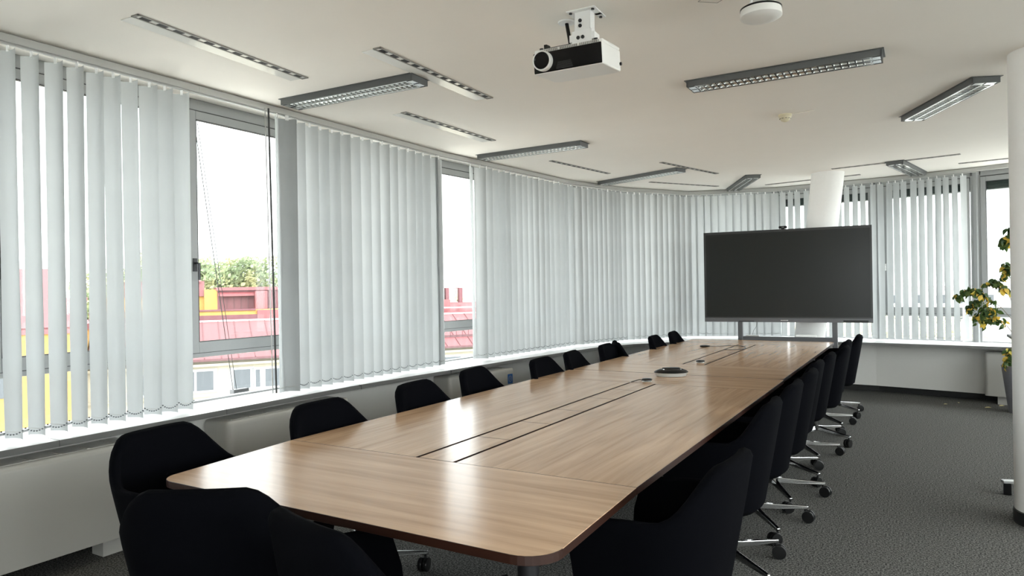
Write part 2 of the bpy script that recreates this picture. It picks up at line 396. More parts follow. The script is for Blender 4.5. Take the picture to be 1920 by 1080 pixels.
# ------------------------------------------------------------------ vertical blinds
def slat_mesh():
    b = MB(); W = .127; N = 6
    zs = [.715, .755, .78, 1.2, 1.7, 2.2, 2.70, 2.722]
    for z in zs:
        for j in range(N+1):
            t = j/N-.5; b.v.append((W*t, .022*(1-4*t*t)-.011 + .0025*math.sin(z*5+t*3), z))
    for i in range(len(zs)-1):
        for j in range(N):
            k = i*(N+1)+j; b.f.append((k, k+1, k+N+2, k+N+1)); b.mi.append(0)
    # bottom weight pocket and top hanger
    b.add([(-.0625,-.0095,.75),(.0625,-.0095,.75),(.0625,-.0045,.752),(-.0625,-.0045,.752)], [(0,1,2,3)], 1)
    b.box((-.008,-.002,2.712), (.008,.004,2.748), 2)
    return b
_proto = slat_mesh().build('slat', ['fabric', 'grille', 'white_plastic'], smooth=True, angle=60)
SLAT = _proto.data; bpy.data.objects.remove(_proto)
def blind(label, slats, rail_pts, chain=True, cord=None):
    """slats: list of (x, y, angle of slat plane)"""
    cx, cy = slats[0][0], slats[0][1]
    r = thing('vertical_blind', label, 'window blind', (cx, cy, 0), 0, 'vertical blinds along the window walls')
    h = MB()
    for p, q in zip(rail_pts, rail_pts[1:]):
        h.obox((p[0]-cx, p[1]-cy), (q[0]-cx, q[1]-cy), -.024, .024, 2.752, CH-.007)
        h.obox((p[0]-cx, p[1]-cy), (q[0]-cx, q[1]-cy), -.008, .008, CH-.007, CH-.001)
        h.obox((p[0]-cx, p[1]-cy), (q[0]-cx, q[1]-cy), -.010, .010, 2.742, 2.752)
    h.build('headrail', 'rail', r, bevel=.002)
    for (x, y, a) in slats:
        o = bpy.data.objects.new('slat', SLAT); COL.objects.link(o); o.parent = r
        o.location = (x-cx, y-cy, 0); o.rotation_euler = (random.uniform(-.004, .004), random.uniform(-.003, .003), a)
    if chain:
        c = MB()
        for (x0, y0, a0), (x1, y1, a1) in zip(slats, slats[1:]):
            if math.hypot(x1-x0, y1-y0) > .2: continue
            pa = Vector((x0+.060*math.cos(a0), y0+.060*math.sin(a0))); pb = Vector((x1+.060*math.cos(a1), y1+.060*math.sin(a1)))
            for k in range(9):
                t = k/8; p = pa.lerp(pb, t); z = .772-.024*(1-(2*t-1)**2)
                c.box((p.x-cx-.003, p.y-cy-.003, z-.003), (p.x-cx+.003, p.y-cy+.003, z+.003))
        c.build('bottom_chain', 'chain', r)
    if cord:
        for (dx, rr) in cord:
            x, y = dx; s = MB(); s.tube([(x-cx, y-cy, 2.75), (x-cx+.004, y-cy+.012, 1.7), (x-cx, y-cy+.03, .73)], rr, 6)
            s.build('pull_cord', 'alu_dark' if rr > .004 else 'steel', r, smooth=True)
    return r
def along(poly, s0, s1, n, ang, seed=0):
    """n slats evenly from arc length s0 to s1, slat plane turned ang from the wall direction"""
    rnd = random.Random(seed); out = []
    cum = [0]
    for p, q in zip(poly, poly[1:]): cum.append(cum[-1]+(Vector(q)-Vector(p)).length)
    for k in range(n):
        s = s0+(s1-s0)*(k/(n-1) if n > 1 else 0)
        for i in range(len(poly)-1):
            if s <= cum[i+1]+1e-6 or i == len(poly)-2:
                p = Vector(poly[i]); q = Vector(poly[i+1]); d = (q-p).normalized(); v = p+d*(s-cum[i])
                base = math.atan2(d.y, d.x); a = ang(k) if callable(ang) else ang
                out.append((v.x, v.y, base+R(a+rnd.uniform(-2.0, 2.0)))); break
    return out
def railpart(poly, s0, s1):
    cum = [0]; 
    for p, q in zip(poly, poly[1:]): cum.append(cum[-1]+(Vector(q)-Vector(p)).length)
    def at(s):
        for i in range(len(poly)-1):
            if s <= cum[i+1] or i == len(poly)-2:
                p = Vector(poly[i]); q = Vector(poly[i+1]); v = p+(q-p).normalized()*(s-cum[i]); return (v.x, v.y)
    return [at(s0)] + [poly[i] for i in range(len(poly)) if s0+.02 < cum[i] < s1-.02] + [at(s1)]
cumR = [0]
for p, q in zip(RAIL, RAIL[1:]): cumR.append(cumR[-1]+(Vector(q)-Vector(p)).length)
Y0 = -2.4
def S(y): return y-Y0      # arc length on the straight left part
# 1: near left, open slats
blind('nearest white vertical blind at the left edge, its slats partly open', along(RAIL, S(.72), S(2.745), 20, lambda k: -77 if k < 17 else -72, 1), railpart(RAIL, S(.6), S(2.86)))
# 2: closed blind between the two bare windows
def stack(x, y, deg, n=4, gap=.004):
    a = R(deg); return [(x+gap*k*math.sin(a), y-gap*k*math.cos(a), a) for k in range(n)]
s2 = [(-4.01, 3.50, R(118))] + stack(-4.01, 3.585, 48) + along(RAIL, S(3.70), S(5.36), 15, -42, 2) + stack(-4.015, 5.45, 108)
blind('closed white vertical blind between the two uncovered windows, dark bunched slats at its left', s2, railpart(RAIL, S(2.86), S(5.52)), cord=[((-3.965, 3.35), .0040), ((-3.955, 3.372), .0070)])
# 3
blind('closed white vertical blind right of the narrow uncovered window', [(-4.0, 6.02, R(112))] + along(RAIL, S(6.12), S(7.90), 17, -42, 4) + stack(-3.80, 8.0, 100, 3), railpart(RAIL, S(5.52), S(8.03)))
# 4 and 5 on the curve
blind('closed white vertical blind on the curve behind the left row of chairs', along(RAIL, S(8.075), cumR[4]-.02, 10, -38, 5), railpart(RAIL, S(8.03), cumR[4]))
blind('closed white vertical blind just left of the far corner', along(RAIL, cumR[4]+.10, cumR[5]-.05, 11, -32, 6), railpart(RAIL, cumR[4], cumR[5]))
blind('white vertical blind behind the left part of the screen, nearly closed', along(RAIL, cumR[5]+.06, cumR[6]-.05, 12, lambda k: (-14, -12, 24, 20, 26, 18, 10, 14, 10, 12, 14, 8)[k], 7), railpart(RAIL, cumR[5], cumR[6]))
blind('open white vertical blind behind the column and the screen', along(RAIL, cumR[6]+.06, cumR[7]-.05, 12, 68, 8), railpart(RAIL, cumR[6], cumR[7]))
blind('open white vertical blind right of the screen with sky between its slats', along(RAIL, cumR[7]+.05, cumR[8]-.14, 11, 69, 9), railpart(RAIL, cumR[7], cumR[8]))
# bare rail over the right-hand window
tag(MB().obox(RAIL[8], RAIL[9], -.024, .024, 2.752, CH-.002).build('blind_rail', 'rail'), 'bare white blind rail over the window beside the right pillar', 'blind rail')

# ------------------------------------------------------------------ radiators
def radiator(label, L, loc, rz, sticker=False):
    """front faces local +x, runs along local y from 0 to L"""
    r = thing('radiator', label, 'radiator', loc, rz, 'radiator casings under the sills')
    D = .24; H0, H1 = .10, .612
    prof = []
    rad = .045
    b = MB()
    # rounded plan outline
    out = [(-D, 0)]
    for k in range(7):
        t = -PI/2+PI/2*k/6; out.append((-rad+rad*math.cos(t), rad+rad*math.sin(t)))
    for k in range(7):
        t = PI/2*k/6; out.append((-rad+rad*math.cos(t), L-rad+rad*math.sin(t)))
    out.append((-D, L))
    rings = [(0, H0), (0, H1-.03), (.004, H1-.016), (.012, H1-.005), (.024, H1)]
    n_ = len(out); c = Vector((-D, L/2))
    for ins, z in rings:
        for (x, y) in out:
            xx = max(-D, x-ins) if x > -D else x
            yy = min(max(y, ins), L-ins)
            b.v.append((xx, yy, z))
    for i in range(len(rings)-1):
        for j in range(n_):
            b.f.append((i*n_+j, i*n_+(j+1) % n_, (i+1)*n_+(j+1) % n_, (i+1)*n_+j)); b.mi.append(0)
    b.f.append(tuple(range(n_))); b.mi.append(0); b.f.append(tuple((len(rings)-1)*n_+j for j in range(n_))); b.mi.append(0)
    b.build('casing', 'radiator', r, smooth=True)
    g = MB(); g.box((-.21, .06, H1), (-.055, L-.06, H1+.002))
    k = .06
    while k < L-.08:
        g.box((-.21, k, H1+.002), (-.055, k+.012, H1+.005), 1); k += .145
    g.build('top_grille', ['grille', 'radiator'], r)
    for y in (.12, L-.20):
        MB().box((-.17, y, 0), (-.06, y+.11, H0)).build('foot', 'radiator', r)
    if sticker:
        s = MB(); y = L-.075
        s.box((-.0002, y-.04, .455), (.0012, y+.035, .555), 0)
        for k in range(20):
            t0, t1 = 2*PI*k/20, 2*PI*(k+1)/20
            s.add([(.0016, y-.003+.026*math.cos(t0), .505+.033*math.sin(t0)), (.0016, y-.003+.026*math.cos(t1), .505+.033*math.sin(t1)),
                   (.0016, y-.003+.019*math.cos(t1), .505+.026*math.sin(t1)), (.0016, y-.003+.019*math.cos(t0), .505+.026*math.sin(t0))], [(0,1,2,3)], 1)
        s.box((.0012, y-.007, .492), (.0018, y+.001, .52), 1)
        s.build('sticker', ['blue', 'frame_white'], r, label='blue sticker with a white ring')
    return r
radiator('white radiator casing under the sill at the left edge, behind the nearest window chair', 1.35, (-3.85, 1.0, 0), 0)
radiator('white radiator casing with rounded corner below the left uncovered window', 1.12, (-3.85, 2.92, 0), 0)
radiator('white radiator casing with a blue sticker below the closed blind', .93, (-3.865, 5.38, 0), R(-12), True)
radiator('white radiator casing beside the grey planter at the far right', 1.15, (.64, 9.80, 0), R(-90-14.5))

# ------------------------------------------------------------------ ceiling: luminaires, air strips, detector, access point
def luminaire(label, cx, cy, rz, L=1.22, W=.172):
    r = thing('ceiling_light', label, 'ceiling light', (cx, cy, CH), rz, 'louvred ceiling lights')
    T = .042; h = MB()
    x0, x1, y0, y1 = -L/2, L/2, -W/2, W/2
    h.box((x0, y0, -T), (x1, y0+.008, -.001)); h.box((x0, y1-.008, -T), (x1, y1, -.001))
    h.box((x0, y0, -T), (x0+.008, y1, -.001)); h.box((x1-.008, y0, -T), (x1, y1, -.001)); h.box((x0-.012, y0-.012, -.004), (x1+.012, y1+.012, -.0005))
    h.build('housing', 'lum_side', r)
    m = MB()
    for yc in (-W/4+.003, W/4-.003):
        wdt = W/4-.012; N = 8
        for k in range(N):
            a0, a1 = PI*k/N, PI*(k+1)/N
            ya, yb = yc-wdt*math.cos(a0), yc-wdt*math.cos(a1); za, zb = -T+.003+.030*math.sin(a0), -T+.003+.030*math.sin(a1)
            m.add([(x0+.02, ya, za), (x1-.02, ya, za), (x1-.02, yb, zb), (x0+.02, yb, zb)], [(0,1,2,3)])
    m.box((x0+.008, -.007, -T), (x1-.008, .007, -T+.004)); m.box((x0+.008, y0+.008, -T), (x1-.008, y0+.02, -T+.003)); m.box((x0+.008, y1-.02, -T), (x1-.008, y1-.008, -T+.003))
    m.box((x0+.008, y0+.008, -T), (x0+.05, y1-.008, -T+.003)); m.box((x1-.05, y0+.008, -T), (x1-.008, y1-.008, -T+.003))
    m.build('reflector', 'mirror', r)
    lv = MB(); nb = 26
    for k in range(nb):
        x = x0+.06+(L-.12)*k/(nb-1)
        for yc in (-W/4+.003, W/4-.003):
            wd = W/4-.014
            lv.add([(x-.004, yc-wd, -T+.001), (x+.004, yc-wd, -T+.001), (x+.004, yc+wd, -T+.001), (x-.004, yc+wd, -T+.001),
                    (x-.0008, yc-wd*.75, -T+.024), (x+.0008, yc-wd*.75, -T+.024), (x+.0008, yc+wd*.75, -T+.024), (x-.0008, yc+wd*.75, -T+.024)],
                   [(0,1,2,3),(4,7,6,5),(0,4,5,1),(3,2,6,7),(0,3,7,4),(1,5,6,2)])
    lv.box((x0+.05, -.0035, -T+.0005), (x1-.05, .0035, -T+.006))
    lv.build('louvre', 'mirror', r)
    return r
luminaire('louvred ceiling light right of the projector, nearest of the right-hand lights', -.737, 4.63, R(-.3), 1.14)
luminaire('short-looking louvred ceiling light slanting towards the right pillar', .187, 6.056, R(-66.3), 1.08)
luminaire('louvred ceiling light at upper left next to the bunched dark slats', -3.275, 3.485, R(2.0), 1.13)
luminaire('louvred ceiling light above the narrow uncovered window', -3.25, 5.94, R(-1.2), 1.15)
luminaire('louvred ceiling light in front of the curved blinds', -2.93, 8.11, R(-20.6), 1.24)
luminaire('louvred ceiling light running to the far corner, left of the leaning column', -1.99, 9.45, R(-66), 1.20)
luminaire('louvred ceiling light behind the long air strip, right of the leaning column', -.103, 9.42, R(78.5), 1.15)

def strip(label, p, q, side=1, dashes=12, shiny=True):
    """linear air diffuser from p to q; slot on the room side"""
    P = Vector(p); Q = Vector(q); d = Q-P; L = d.length
    r = thing('air_diffuser', label, 'air diffuser', (P.x, P.y, CH), math.atan2(d.y, d.x), 'linear air diffusers in the ceiling')
    f = MB(); e = .026
    f.box((-.014, -e, -.006), (L+.014, -.017, 0)); f.box((-.014, .017, -.006), (L+.014, e, 0)); f.box((-.014, -e, -.006), (0, e, 0)); f.box((L, -e, -.006), (L+.014, e, 0))
    f.build('edge_frame', 'slot_grey', r)
    s = MB()
    s.box((0, -.017, -.003), (L, .017, -.0005), 1)
    n_ = dashes
    for k in range(n_):
        x = L*(k+.2)/n_; s.box((x, -.015, -.0045), (x+L/n_*.55, .015, -.003), 0)
    s.build('slot', ['slot', 'strip_white'], r)
    if shiny:
        MB().box((-.005, .028, -.0035), (L+.005, .115, -.0005)).build('cover_strip', 'strip_white', r, label='glossy white cover strip')
    return r
strip('air diffuser strip at upper left, longest and nearest of the ceiling strips', (-3.25, 1.99), (-3.33, 3.12))
strip('air diffuser strip between the upper left light and the projector', (-2.585, 2.97), (-2.605, 4.16))
strip('air diffuser strip above the closed blind, behind the upper left light', (-3.36, 4.15), (-3.33, 5.37))
strip('air diffuser strip above the third blind', (-3.36, 6.60), (-3.18, 7.73), shiny=False)
strip('air diffuser strip above the curved blinds, nearer of the two there', (-2.41, 7.39), (-2.10, 8.52), shiny=False)
strip('air diffuser strip close to the curved blinds, farther of the two there', (-2.99, 8.70), (-2.37, 9.63), shiny=False)
strip('air diffuser strip ending at the leaning column from the left', (-1.77, 9.90), (-.63, 9.70), shiny=False)
strip('air diffuser strip right of the leaning column, in front of a light', (-.86, 9.02), (.385, 8.80), shiny=False)
strip('air diffuser strip meeting the right pillar', (.425, 9.495), (1.55, 9.36), shiny=False)
hp = MB()
for (p, q) in (((-.89, 3.31), (-.815, 3.375)), ((-.815, 3.375), (-.60, 3.20)), ((-.60, 3.20), (-.675, 3.135)), ((-.675, 3.135), (-.89, 3.31))):
    hp.obox(p, q, -.0012, .0012, CH-.0012, CH-.0002)
struct('trim_4', hp, 'slot_grey')

r = thing('smoke_detector', 'small beige smoke detector on the ceiling left of the slanting light', 'smoke detector', (-.905, 5.9, CH))
MB().lathe([(.052, 0), (.052, -.012), (.046, -.02)], k=28).build('base', 'beige', r, smooth=True)
MB().lathe([(.046, -.02), (.044, -.03), (.03, -.05), (.012, -.058), (.002, -.059)], k=28).build('sensor_dome', 'beige', r, smooth=True)
g = MB()
for k in range(10):
    t = 2*PI*k/10; g.tube([(.0425*math.cos(t-.2), .0425*math.sin(t-.2), -.034), (.0425*math.cos(t+.2), .0425*math.sin(t+.2), -.034)], .002, 6)
g.build('slots', 'slot', r)
g = MB(); g.tube([(.05, 0, -.003), (.13, -.01, -.003), (.22, -.04, -.003)], .003, 6); g.build('cable', 'ceiling', r)

r = thing('ceiling_microphone', 'white lens-shaped disc hanging from a bracket at the top edge', 'ceiling microphone', (-.612, 3.352, CH))
rim = MB().lathe([(.078, -.072), (.092, -.080), (.092, -.086), (.08, -.09)], k=40); rim.build('black_rim', 'black_plastic', r, smooth=True)
MB().lathe([(.090, -.086), (.0925, -.105), (.0925, -.118), (.084, -.124), (.05, -.13), (.004, -.131)], k=40).build('disc', 'proj', r, smooth=True)
b = MB(); b.lathe([(.05, 0), (.05, -.01), (.022, -.012), (.02, -.045), (.035, -.05), (.035, -.072)], k=20)
for t in (.4, 2.4, 4.2):
    b.tube([(.02*math.cos(t), .02*math.sin(t), -.04), (.062*math.cos(t), .062*math.sin(t), -.05), (.066*math.cos(t), .066*math.sin(t), -.075)], .008, 8)
b.build('bracket', 'white_plastic', r, smooth=True)

# ------------------------------------------------------------------ projector
r = thing('projector', 'white projector with black front and round lens hanging under the ceiling', 'projector', (-1.47, 3.075, 2.578), R(1.5))
r.rotation_euler = (R(6), 0, R(2))
W, D, H = .37, .27, .122
body = MB()
o = [(-W/2, -.0), (W/2, -.0), (W/2+.0, D-.02), (W/2-.03, D), (-W/2+.03, D), (-W/2, D-.02)]
body.prism(o, -H/2, H/2-.018); body.prism([(x*.985, y*.97+.012) for x, y in o], H/2-.018, H/2)
body.build('body', 'proj', r, bevel=.007, seg=3)
fr = MB(); fr.box((-W/2+.004, -.006, -H/2+.004), (W/2-.005, .001, H/2-.020)); fr.build('front_panel', 'glass_black', r, bevel=.004)
le = MB(); ax = (0, -1, 0); c = (-W/2+.062, -.004, -.004)
le.lathe([(.0485, 0), (.0485, .034), (.046, .036), (.042, .034), (.040, .010), (.024, .006), (.022, .012), (.018, .014), (.002, .015)], c, 36, ax=ax)
le.build('lens_ring', ['proj'], r, smooth=True, angle=40)
l2 = MB(); l2.lathe([(.0425, .030), (.0405, .0355), (.0285, .022), (.0275, .016), (.002, .018)], c, 36, ax=ax); lens_o = l2.build('lens', 'glass_black', r, smooth=True)
l3 = MB(); l3.lathe([(.0225, .019), (.0225, .0215), (.0195, .0215), (.0195, .019)], c, 30, ax=ax); l3.build('inner_lens_ring', 'steel', lens_o, smooth=True)
v = MB()
for k in range(34):
    x = -W/2+.03+k*.0095
    if k in (11, 22): continue
    v.box((x, .0095, H/2-.015), (x+.005, .014, H/2-.004))
v.build('vent_slots', 'slot_grey', r)
v = MB()
for k in range(6): v.box((-.06+.002*k, -.0075, -H/2+.012+k*.006), (.03-.002*k, -.006, -H/2+.0135+k*.006))
v.build('front_louvre', 'grey_bezel', r)
MB().lathe([(.008, 0), (.009, .008), (.004, .01)], (W/2, D-.03, -.025), 14, ax=(1, 0, 0)).build('side_knob', 'black_plastic', r, smooth=True)
v = MB()
for (x, y) in ((-W/2+.04, .02), (W/2-.04, .02)): v.lathe([(.01, H/2), (.01, H/2+.006)], (x, y, 0), 12)
v.box((-.14, .06, H/2), (.13, .085, H/2+.014)); v.box((-.145, .05, H/2), (-.13, .095, H/2+.03)); v.box((.06, .04, H/2), (.09, .1, H/2+.022))
v.build('mount_feet', 'black_plastic', r)
m_ = thing('projector_mount', 'light grey metal ceiling bracket with bolts holding the projector', 'projector mount', (-1.40, 3.13, CH), R(2))
pm = MB()
pm.box((-.075, -.055, -.006), (.075, .055, 0)); pm.box((-.075, .03, -.006), (-.04, .10, 0)); pm.box((.04, .03, -.006), (.075, .10, 0))
pm.build('ceiling_plate', 'white_plastic', m_, bevel=.002)
pm = MB(); pm.box((-.042, -.03, -.115), (.042, -.026, -.006)); pm.box((-.042, -.03, -.115), (-.038, .03, -.006)); pm.box((.038, -.03, -.115), (.042, .03, -.006))
pm.build('drop_channel', 'white_plastic', m_, bevel=.001)
pm = MB(); pm.box((-.052, -.038, -.165), (.052, -.034, -.10)); pm.box((-.066, -.036, -.150), (-.052, .03, -.115)); pm.box((.052, -.036, -.150), (.066, .03, -.115)); pm.box((-.10, -.02, -.176), (.08, .05, -.165))
pm.build('tilt_head', 'white_plastic', m_, bevel=.001)
pm = MB()
for (x, y, z) in ((-.018, -.038, -.135), (.006, -.038, -.135), (-.010, -.030, -.075), (-.010, -.030, -.05)): MB().lathe([(.009, 0), (.009, .005), (.005, .006)], (x, y, z), 12, ax=(0, -1, 0)).build('bolt', 'steel_dark', m_)
for (x, y) in ((-.058, -.035), (.058, -.035), (.055, .08)): MB().lathe([(.008, 0), (.008, .006)], (x, y, -.006), 10, ax=(0, 0, -1)).build('bolt', 'steel_dark', m_)
cb = thing('projector_cable', 'black cable dropping from a round white ceiling grommet to the projector', 'cable', (-1.53, 3.20, CH))
MB().lathe([(.045, 0), (.043, -.006), (.02, -.008)], k=24).build('grommet', 'white_plastic', cb, smooth=True)
MB().tube([(0, 0, -.004), (.008, .004, -.06), (.018, 0, -.11), (.028, -.005, -.150)], .0095, 10).build('cord', 'black_plastic', cb, smooth=True)

# ------------------------------------------------------------------ conference tables
def rrect(x0, y0, x1, y1, r00=0, r10=0, r11=0, r01=0, k=8):
    out = []
    for (cx, cy, r_, a0) in ((x0+r00, y0+r00, r00, PI), (x1-r10, y0+r10, r10, 1.5*PI), (x1-r11, y1-r11, r11, 0), (x0+r01, y1-r01, r01, .5*PI)):
        if r_ <= 0: out.append((cx, cy)); continue
        for j in range(k+1):
            t = a0+.5*PI*j/k; out.append((cx+r_*math.cos(t), cy+r_*math.sin(t)))
    return out
TX0, TX1, TZ = -2.60, -.868, .74
TT = .027
def board(name, pts, wood_, parent, off):
    b = MB(); b.prism([(x-off[0], y-off[1]) for x, y in pts], TZ-TT, TZ, 1, 0)
    return b.build(name, [wood_, 'wood_edge'], parent, bevel=.0012, seg=1)
def table_leg(x, y, parent, off, m='steel_dark'):
    g = MB(); g.lathe([(.035, .012), (.035, TZ-TT-.02), (.06, TZ-TT-.018), (.06, TZ-TT)], (x-off[0], y-off[1], 0), 20)
    g.lathe([(.045, 0), (.045, .012), (.036, .014)], (x-off[0], y-off[1], 0), 20)
    g.build('leg', m, parent, smooth=True)
GX = (-1.852, -1.837, -1.660, -1.645)
def conf_table(label, y_end0, y_main0, y_main1, y_end1, near, legs, lids):
    off = (-1.73, (y_end0+y_end1)/2)
    r = thing('conference_table', label, 'conference table', (off[0], off[1], 0), 0, 'long conference tables placed end to end')
    g = .002
    if near:
        e0 = [(TX1, y_main0-g), (TX0, y_main0-g)]
        # tapered, rounded near end
        cl = []
        for j in range(9):
            t = PI+.5*PI*j/8; cl.append((-2.535+.085+.085*math.cos(t), 1.60+.085+.085*math.sin(t)))
        crn = []
        for j in range(9):
            t = 1.5*PI+.5*PI*j/8; crn.append((-.845-.105+.105*math.cos(t), 1.585+.105+.105*math.sin(t)))
        end0 = e0 + cl + crn
        end1 = rrect(TX0, y_main1+g, TX1, y_end1, 0, 0, .02, .02)
    else:
        end0 = rrect(TX0+.005, y_end0, TX1-.012, y_main0-g, .02, .03, 0, 0)
        end1 = rrect(TX0+.02, y_main1+g, TX1-.012, y_end1, 0, 0, .09, .09)
    board('end_board', end0, 'wood_x', r, off); board('end_board', end1, 'wood_x', r, off)
    x1 = TX1 if near else TX1-.012
    board('side_board', rrect(TX0, y_main0, GX[0], y_main1), 'wood_y', r, off)
    board('side_board', rrect(GX[3], y_main0, x1, y_main1), 'wood_y', r, off)
    for a, b_ in zip(lids, lids[1:]):
        board('cable_lid', rrect(GX[1], a+.0018, GX[2], b_-.0018), 'wood_y', r, off)
    MB().box((GX[0]-.03-off[0], y_main0-off[1], TZ-.07), (GX[3]+.03-off[0], y_main1-off[1], TZ-TT-.001)).build('cable_tray', 'groove', r)
    f = MB()
    for x in (-2.45, -1.02): f.box((x-.02-off[0], y_end0+.2-off[1], TZ-TT-.045), (x+.02-off[0], y_end1-.2-off[1], TZ-TT-.001))
    for y in (y_end0+.2, y_main0+.1, (y_main0+y_main1)/2, y_main1-.1, y_end1-.2): f.box((-2.45-off[0], y-.02-off[1], TZ-TT-.045), (-1.02-off[0], y+.02-off[1], TZ-TT-.002))
    for y in (y_main0, y_main1): f.box((TX0+.02-off[0], y-.03-off[1], TZ-TT-.012), (TX1-.03-off[0], y+.03-off[1], TZ-TT-.0005))
    f.build('under_frame', 'steel_dark', r)
    for (x, y) in legs: table_leg(x, y, r, off, 'steel' if not near else 'steel_dark')
    return r
conf_table('wooden conference table nearest the camera with rounded near corners and slotted cable channel', 1.60, 2.325, 4.84, 5.425, True,
           [(-1.09, 1.93), (-2.36, 1.93), (-1.02, 3.6), (-2.44, 3.6), (-1.02, 5.15), (-2.44, 5.15)], [2.325, 2.785, 3.20, 3.61, 4.08, 4.48, 4.84])
conf_table('wooden conference table farther away, in front of the large screen', 5.437, 6.16, 8.42, 9.10, False,
           [(-1.0, 5.75), (-2.44, 5.75), (-.95, 7.35), (-2.44, 7.35), (-1.0, 8.8), (-2.44, 8.8)], [6.16, 6.62, 7.04, 7.46, 7.9, 8.42])

# ------------------------------------------------------------------ tub chairs
def chair_shell():
    """horseshoe tub; front is +y"""
    b = MB(); NU = 44; TH = .036
    def plan(u, z):
        """u 0..1 from left arm front round the back to right arm front; returns outer point and outward normal"""
        f = (z-.34)/.56                       # 0 bottom .. 1 top
        hw = .225+.085*min(1, f*1.5)**.8; bk = -.205-.10*f; fr = .215+.015*f
        n_ = 2.7
        # straight arm parts take 22% each
        a = .22
        if u < a: t = u/a; return Vector((-hw-.0*t, fr+(0.0-fr)*t-.0))
        if u > 1-a: t = (1-u)/a; return Vector((hw, fr+(0.0-fr)*t))
        th = PI+PI*(u-a)/(1-2*a)
        c, s = math.cos(th), math.sin(th)
        x = hw*math.copysign(abs(c)**(2/n_), c); y = -abs(bk)*abs(s)**(2/n_)
        return Vector((x, y))
    def top(u):
        d = abs(u-.5)*2                      # 0 at back centre, 1 at arm front
        if d < .12: return .878
        if d < .52:
            t = min(1, (d-.12)/.36); t = t*t*(3-2*t); return .878+(.702-.878)*t
        t = (d-.52)/.48; return .702-.026*t - (.11*((t-.82)/.18)**2 if t > .82 else 0)
    def thick(u):
        d = min(1, abs(u-.5)*2/.55); return .034+.026*(1-d*d*(3-2*d))
    NZ = 10; secs = []
    for i in range(NU+1):
        u = i/NU; zt = top(u); z0 = .355; TH = thick(u)
        sec = []
        zs = [z0+(zt-TH/2-z0)*k/NZ for k in range(NZ+1)]
        def nrm(z):
            e = .004; p0 = plan(max(0, u-e), z); p1 = plan(min(1, u+e), z); d = (p1-p0)
            d = d.normalized() if d.length > 1e-9 else Vector((0, 1)); return Vector((-d.y, d.x))*-1
        for z in zs:
            p = plan(u, z); sec.append((p.x, p.y, z))
        pt = plan(u, zt); nn = nrm(zt)
        inw = -nn if (-nn).dot(-Vector((pt.x, pt.y-.05))) > 0 else nn
        for k in range(1, 4):
            t = PI*k/4; q = plan(u, zs[-1])+inw*(TH/2-TH/2*math.cos(t)); sec.append((q.x, q.y, zs[-1]+TH/2*math.sin(t)))
        for z in reversed(zs):
            nn = nrm(z); p = plan(u, z); iw = -nn if (-nn).dot(-Vector((p.x, p.y-.05))) > 0 else nn
            q = p+iw*(TH+.0*(z < .5)); sec.append((q.x, q.y, z))
        secs.append(sec)
    m_ = len(secs[0])
    for s_ in secs: b.v += s_
    for i in range(NU):
        for j in range(m_-1):
            b.f.append((i*m_+j, (i+1)*m_+j, (i+1)*m_+j+1, i*m_+j+1)); b.mi.append(0)
        b.f.append((i*m_+m_-1, (i+1)*m_+m_-1, (i+1)*m_, i*m_)); b.mi.append(0)
    b.f.append(tuple(range(m_))); b.mi.append(0); b.f.append(tuple(NU*m_+j for j in reversed(range(m_)))); b.mi.append(0)
    # under pan
    outer = [s_[0] for s_ in secs]
    o0 = len(b.v); b.v += [(x*.995, y*.995, .358) for x, y, z in outer]; n1 = len(outer)
    b.v += [(x*.86, y*.86-.0, .328) for x, y, z in outer]
    b.v.append((0, .0, .322))
    for i in range(n1-1):
        b.f.append((o0+i, o0+i+1, o0+n1+i+1, o0+n1+i)); b.mi.append(0); b.f.append((o0+n1+i, o0+n1+i+1, o0+2*n1)); b.mi.append(0)
    b.f.append((o0+n1-1, o0, o0+n1, o0+2*n1-1)); b.mi.append(0); b.f.append((o0+2*n1-1, o0+n1, o0+2*n1)); b.mi.append(0)
    return b
def seat_cushion():
    b = MB(); k = 28; rings = []
    for ins, z in ((.03, .345), (.004, .36), (0, .40), (.004, .44), (.02, .458), (.06, .466), (.2, .468)):
        ring = []
        for j in range(k):
            t = 2*PI*j/k; c, s = math.cos(t), math.sin(t); n_ = 3.2
            x = (.228-ins)*math.copysign(abs(c)**(2/n_), c)
            y = .035+(.235-ins)*math.copysign(abs(s)**(2/n_), s)
            ring.append((x, y, z))
        rings.append(ring)
    for r_ in rings: b.v += r_
    for i in range(len(rings)-1):
        for j in range(k): b.f.append((i*k+j, i*k+(j+1) % k, (i+1)*k+(j+1) % k, (i+1)*k+j)); b.mi.append(0)
    b.f.append(tuple(reversed(range(k)))); b.mi.append(0); b.f.append(tuple((len(rings)-1)*k+j for j in range(k))); b.mi.append(0)
    return b
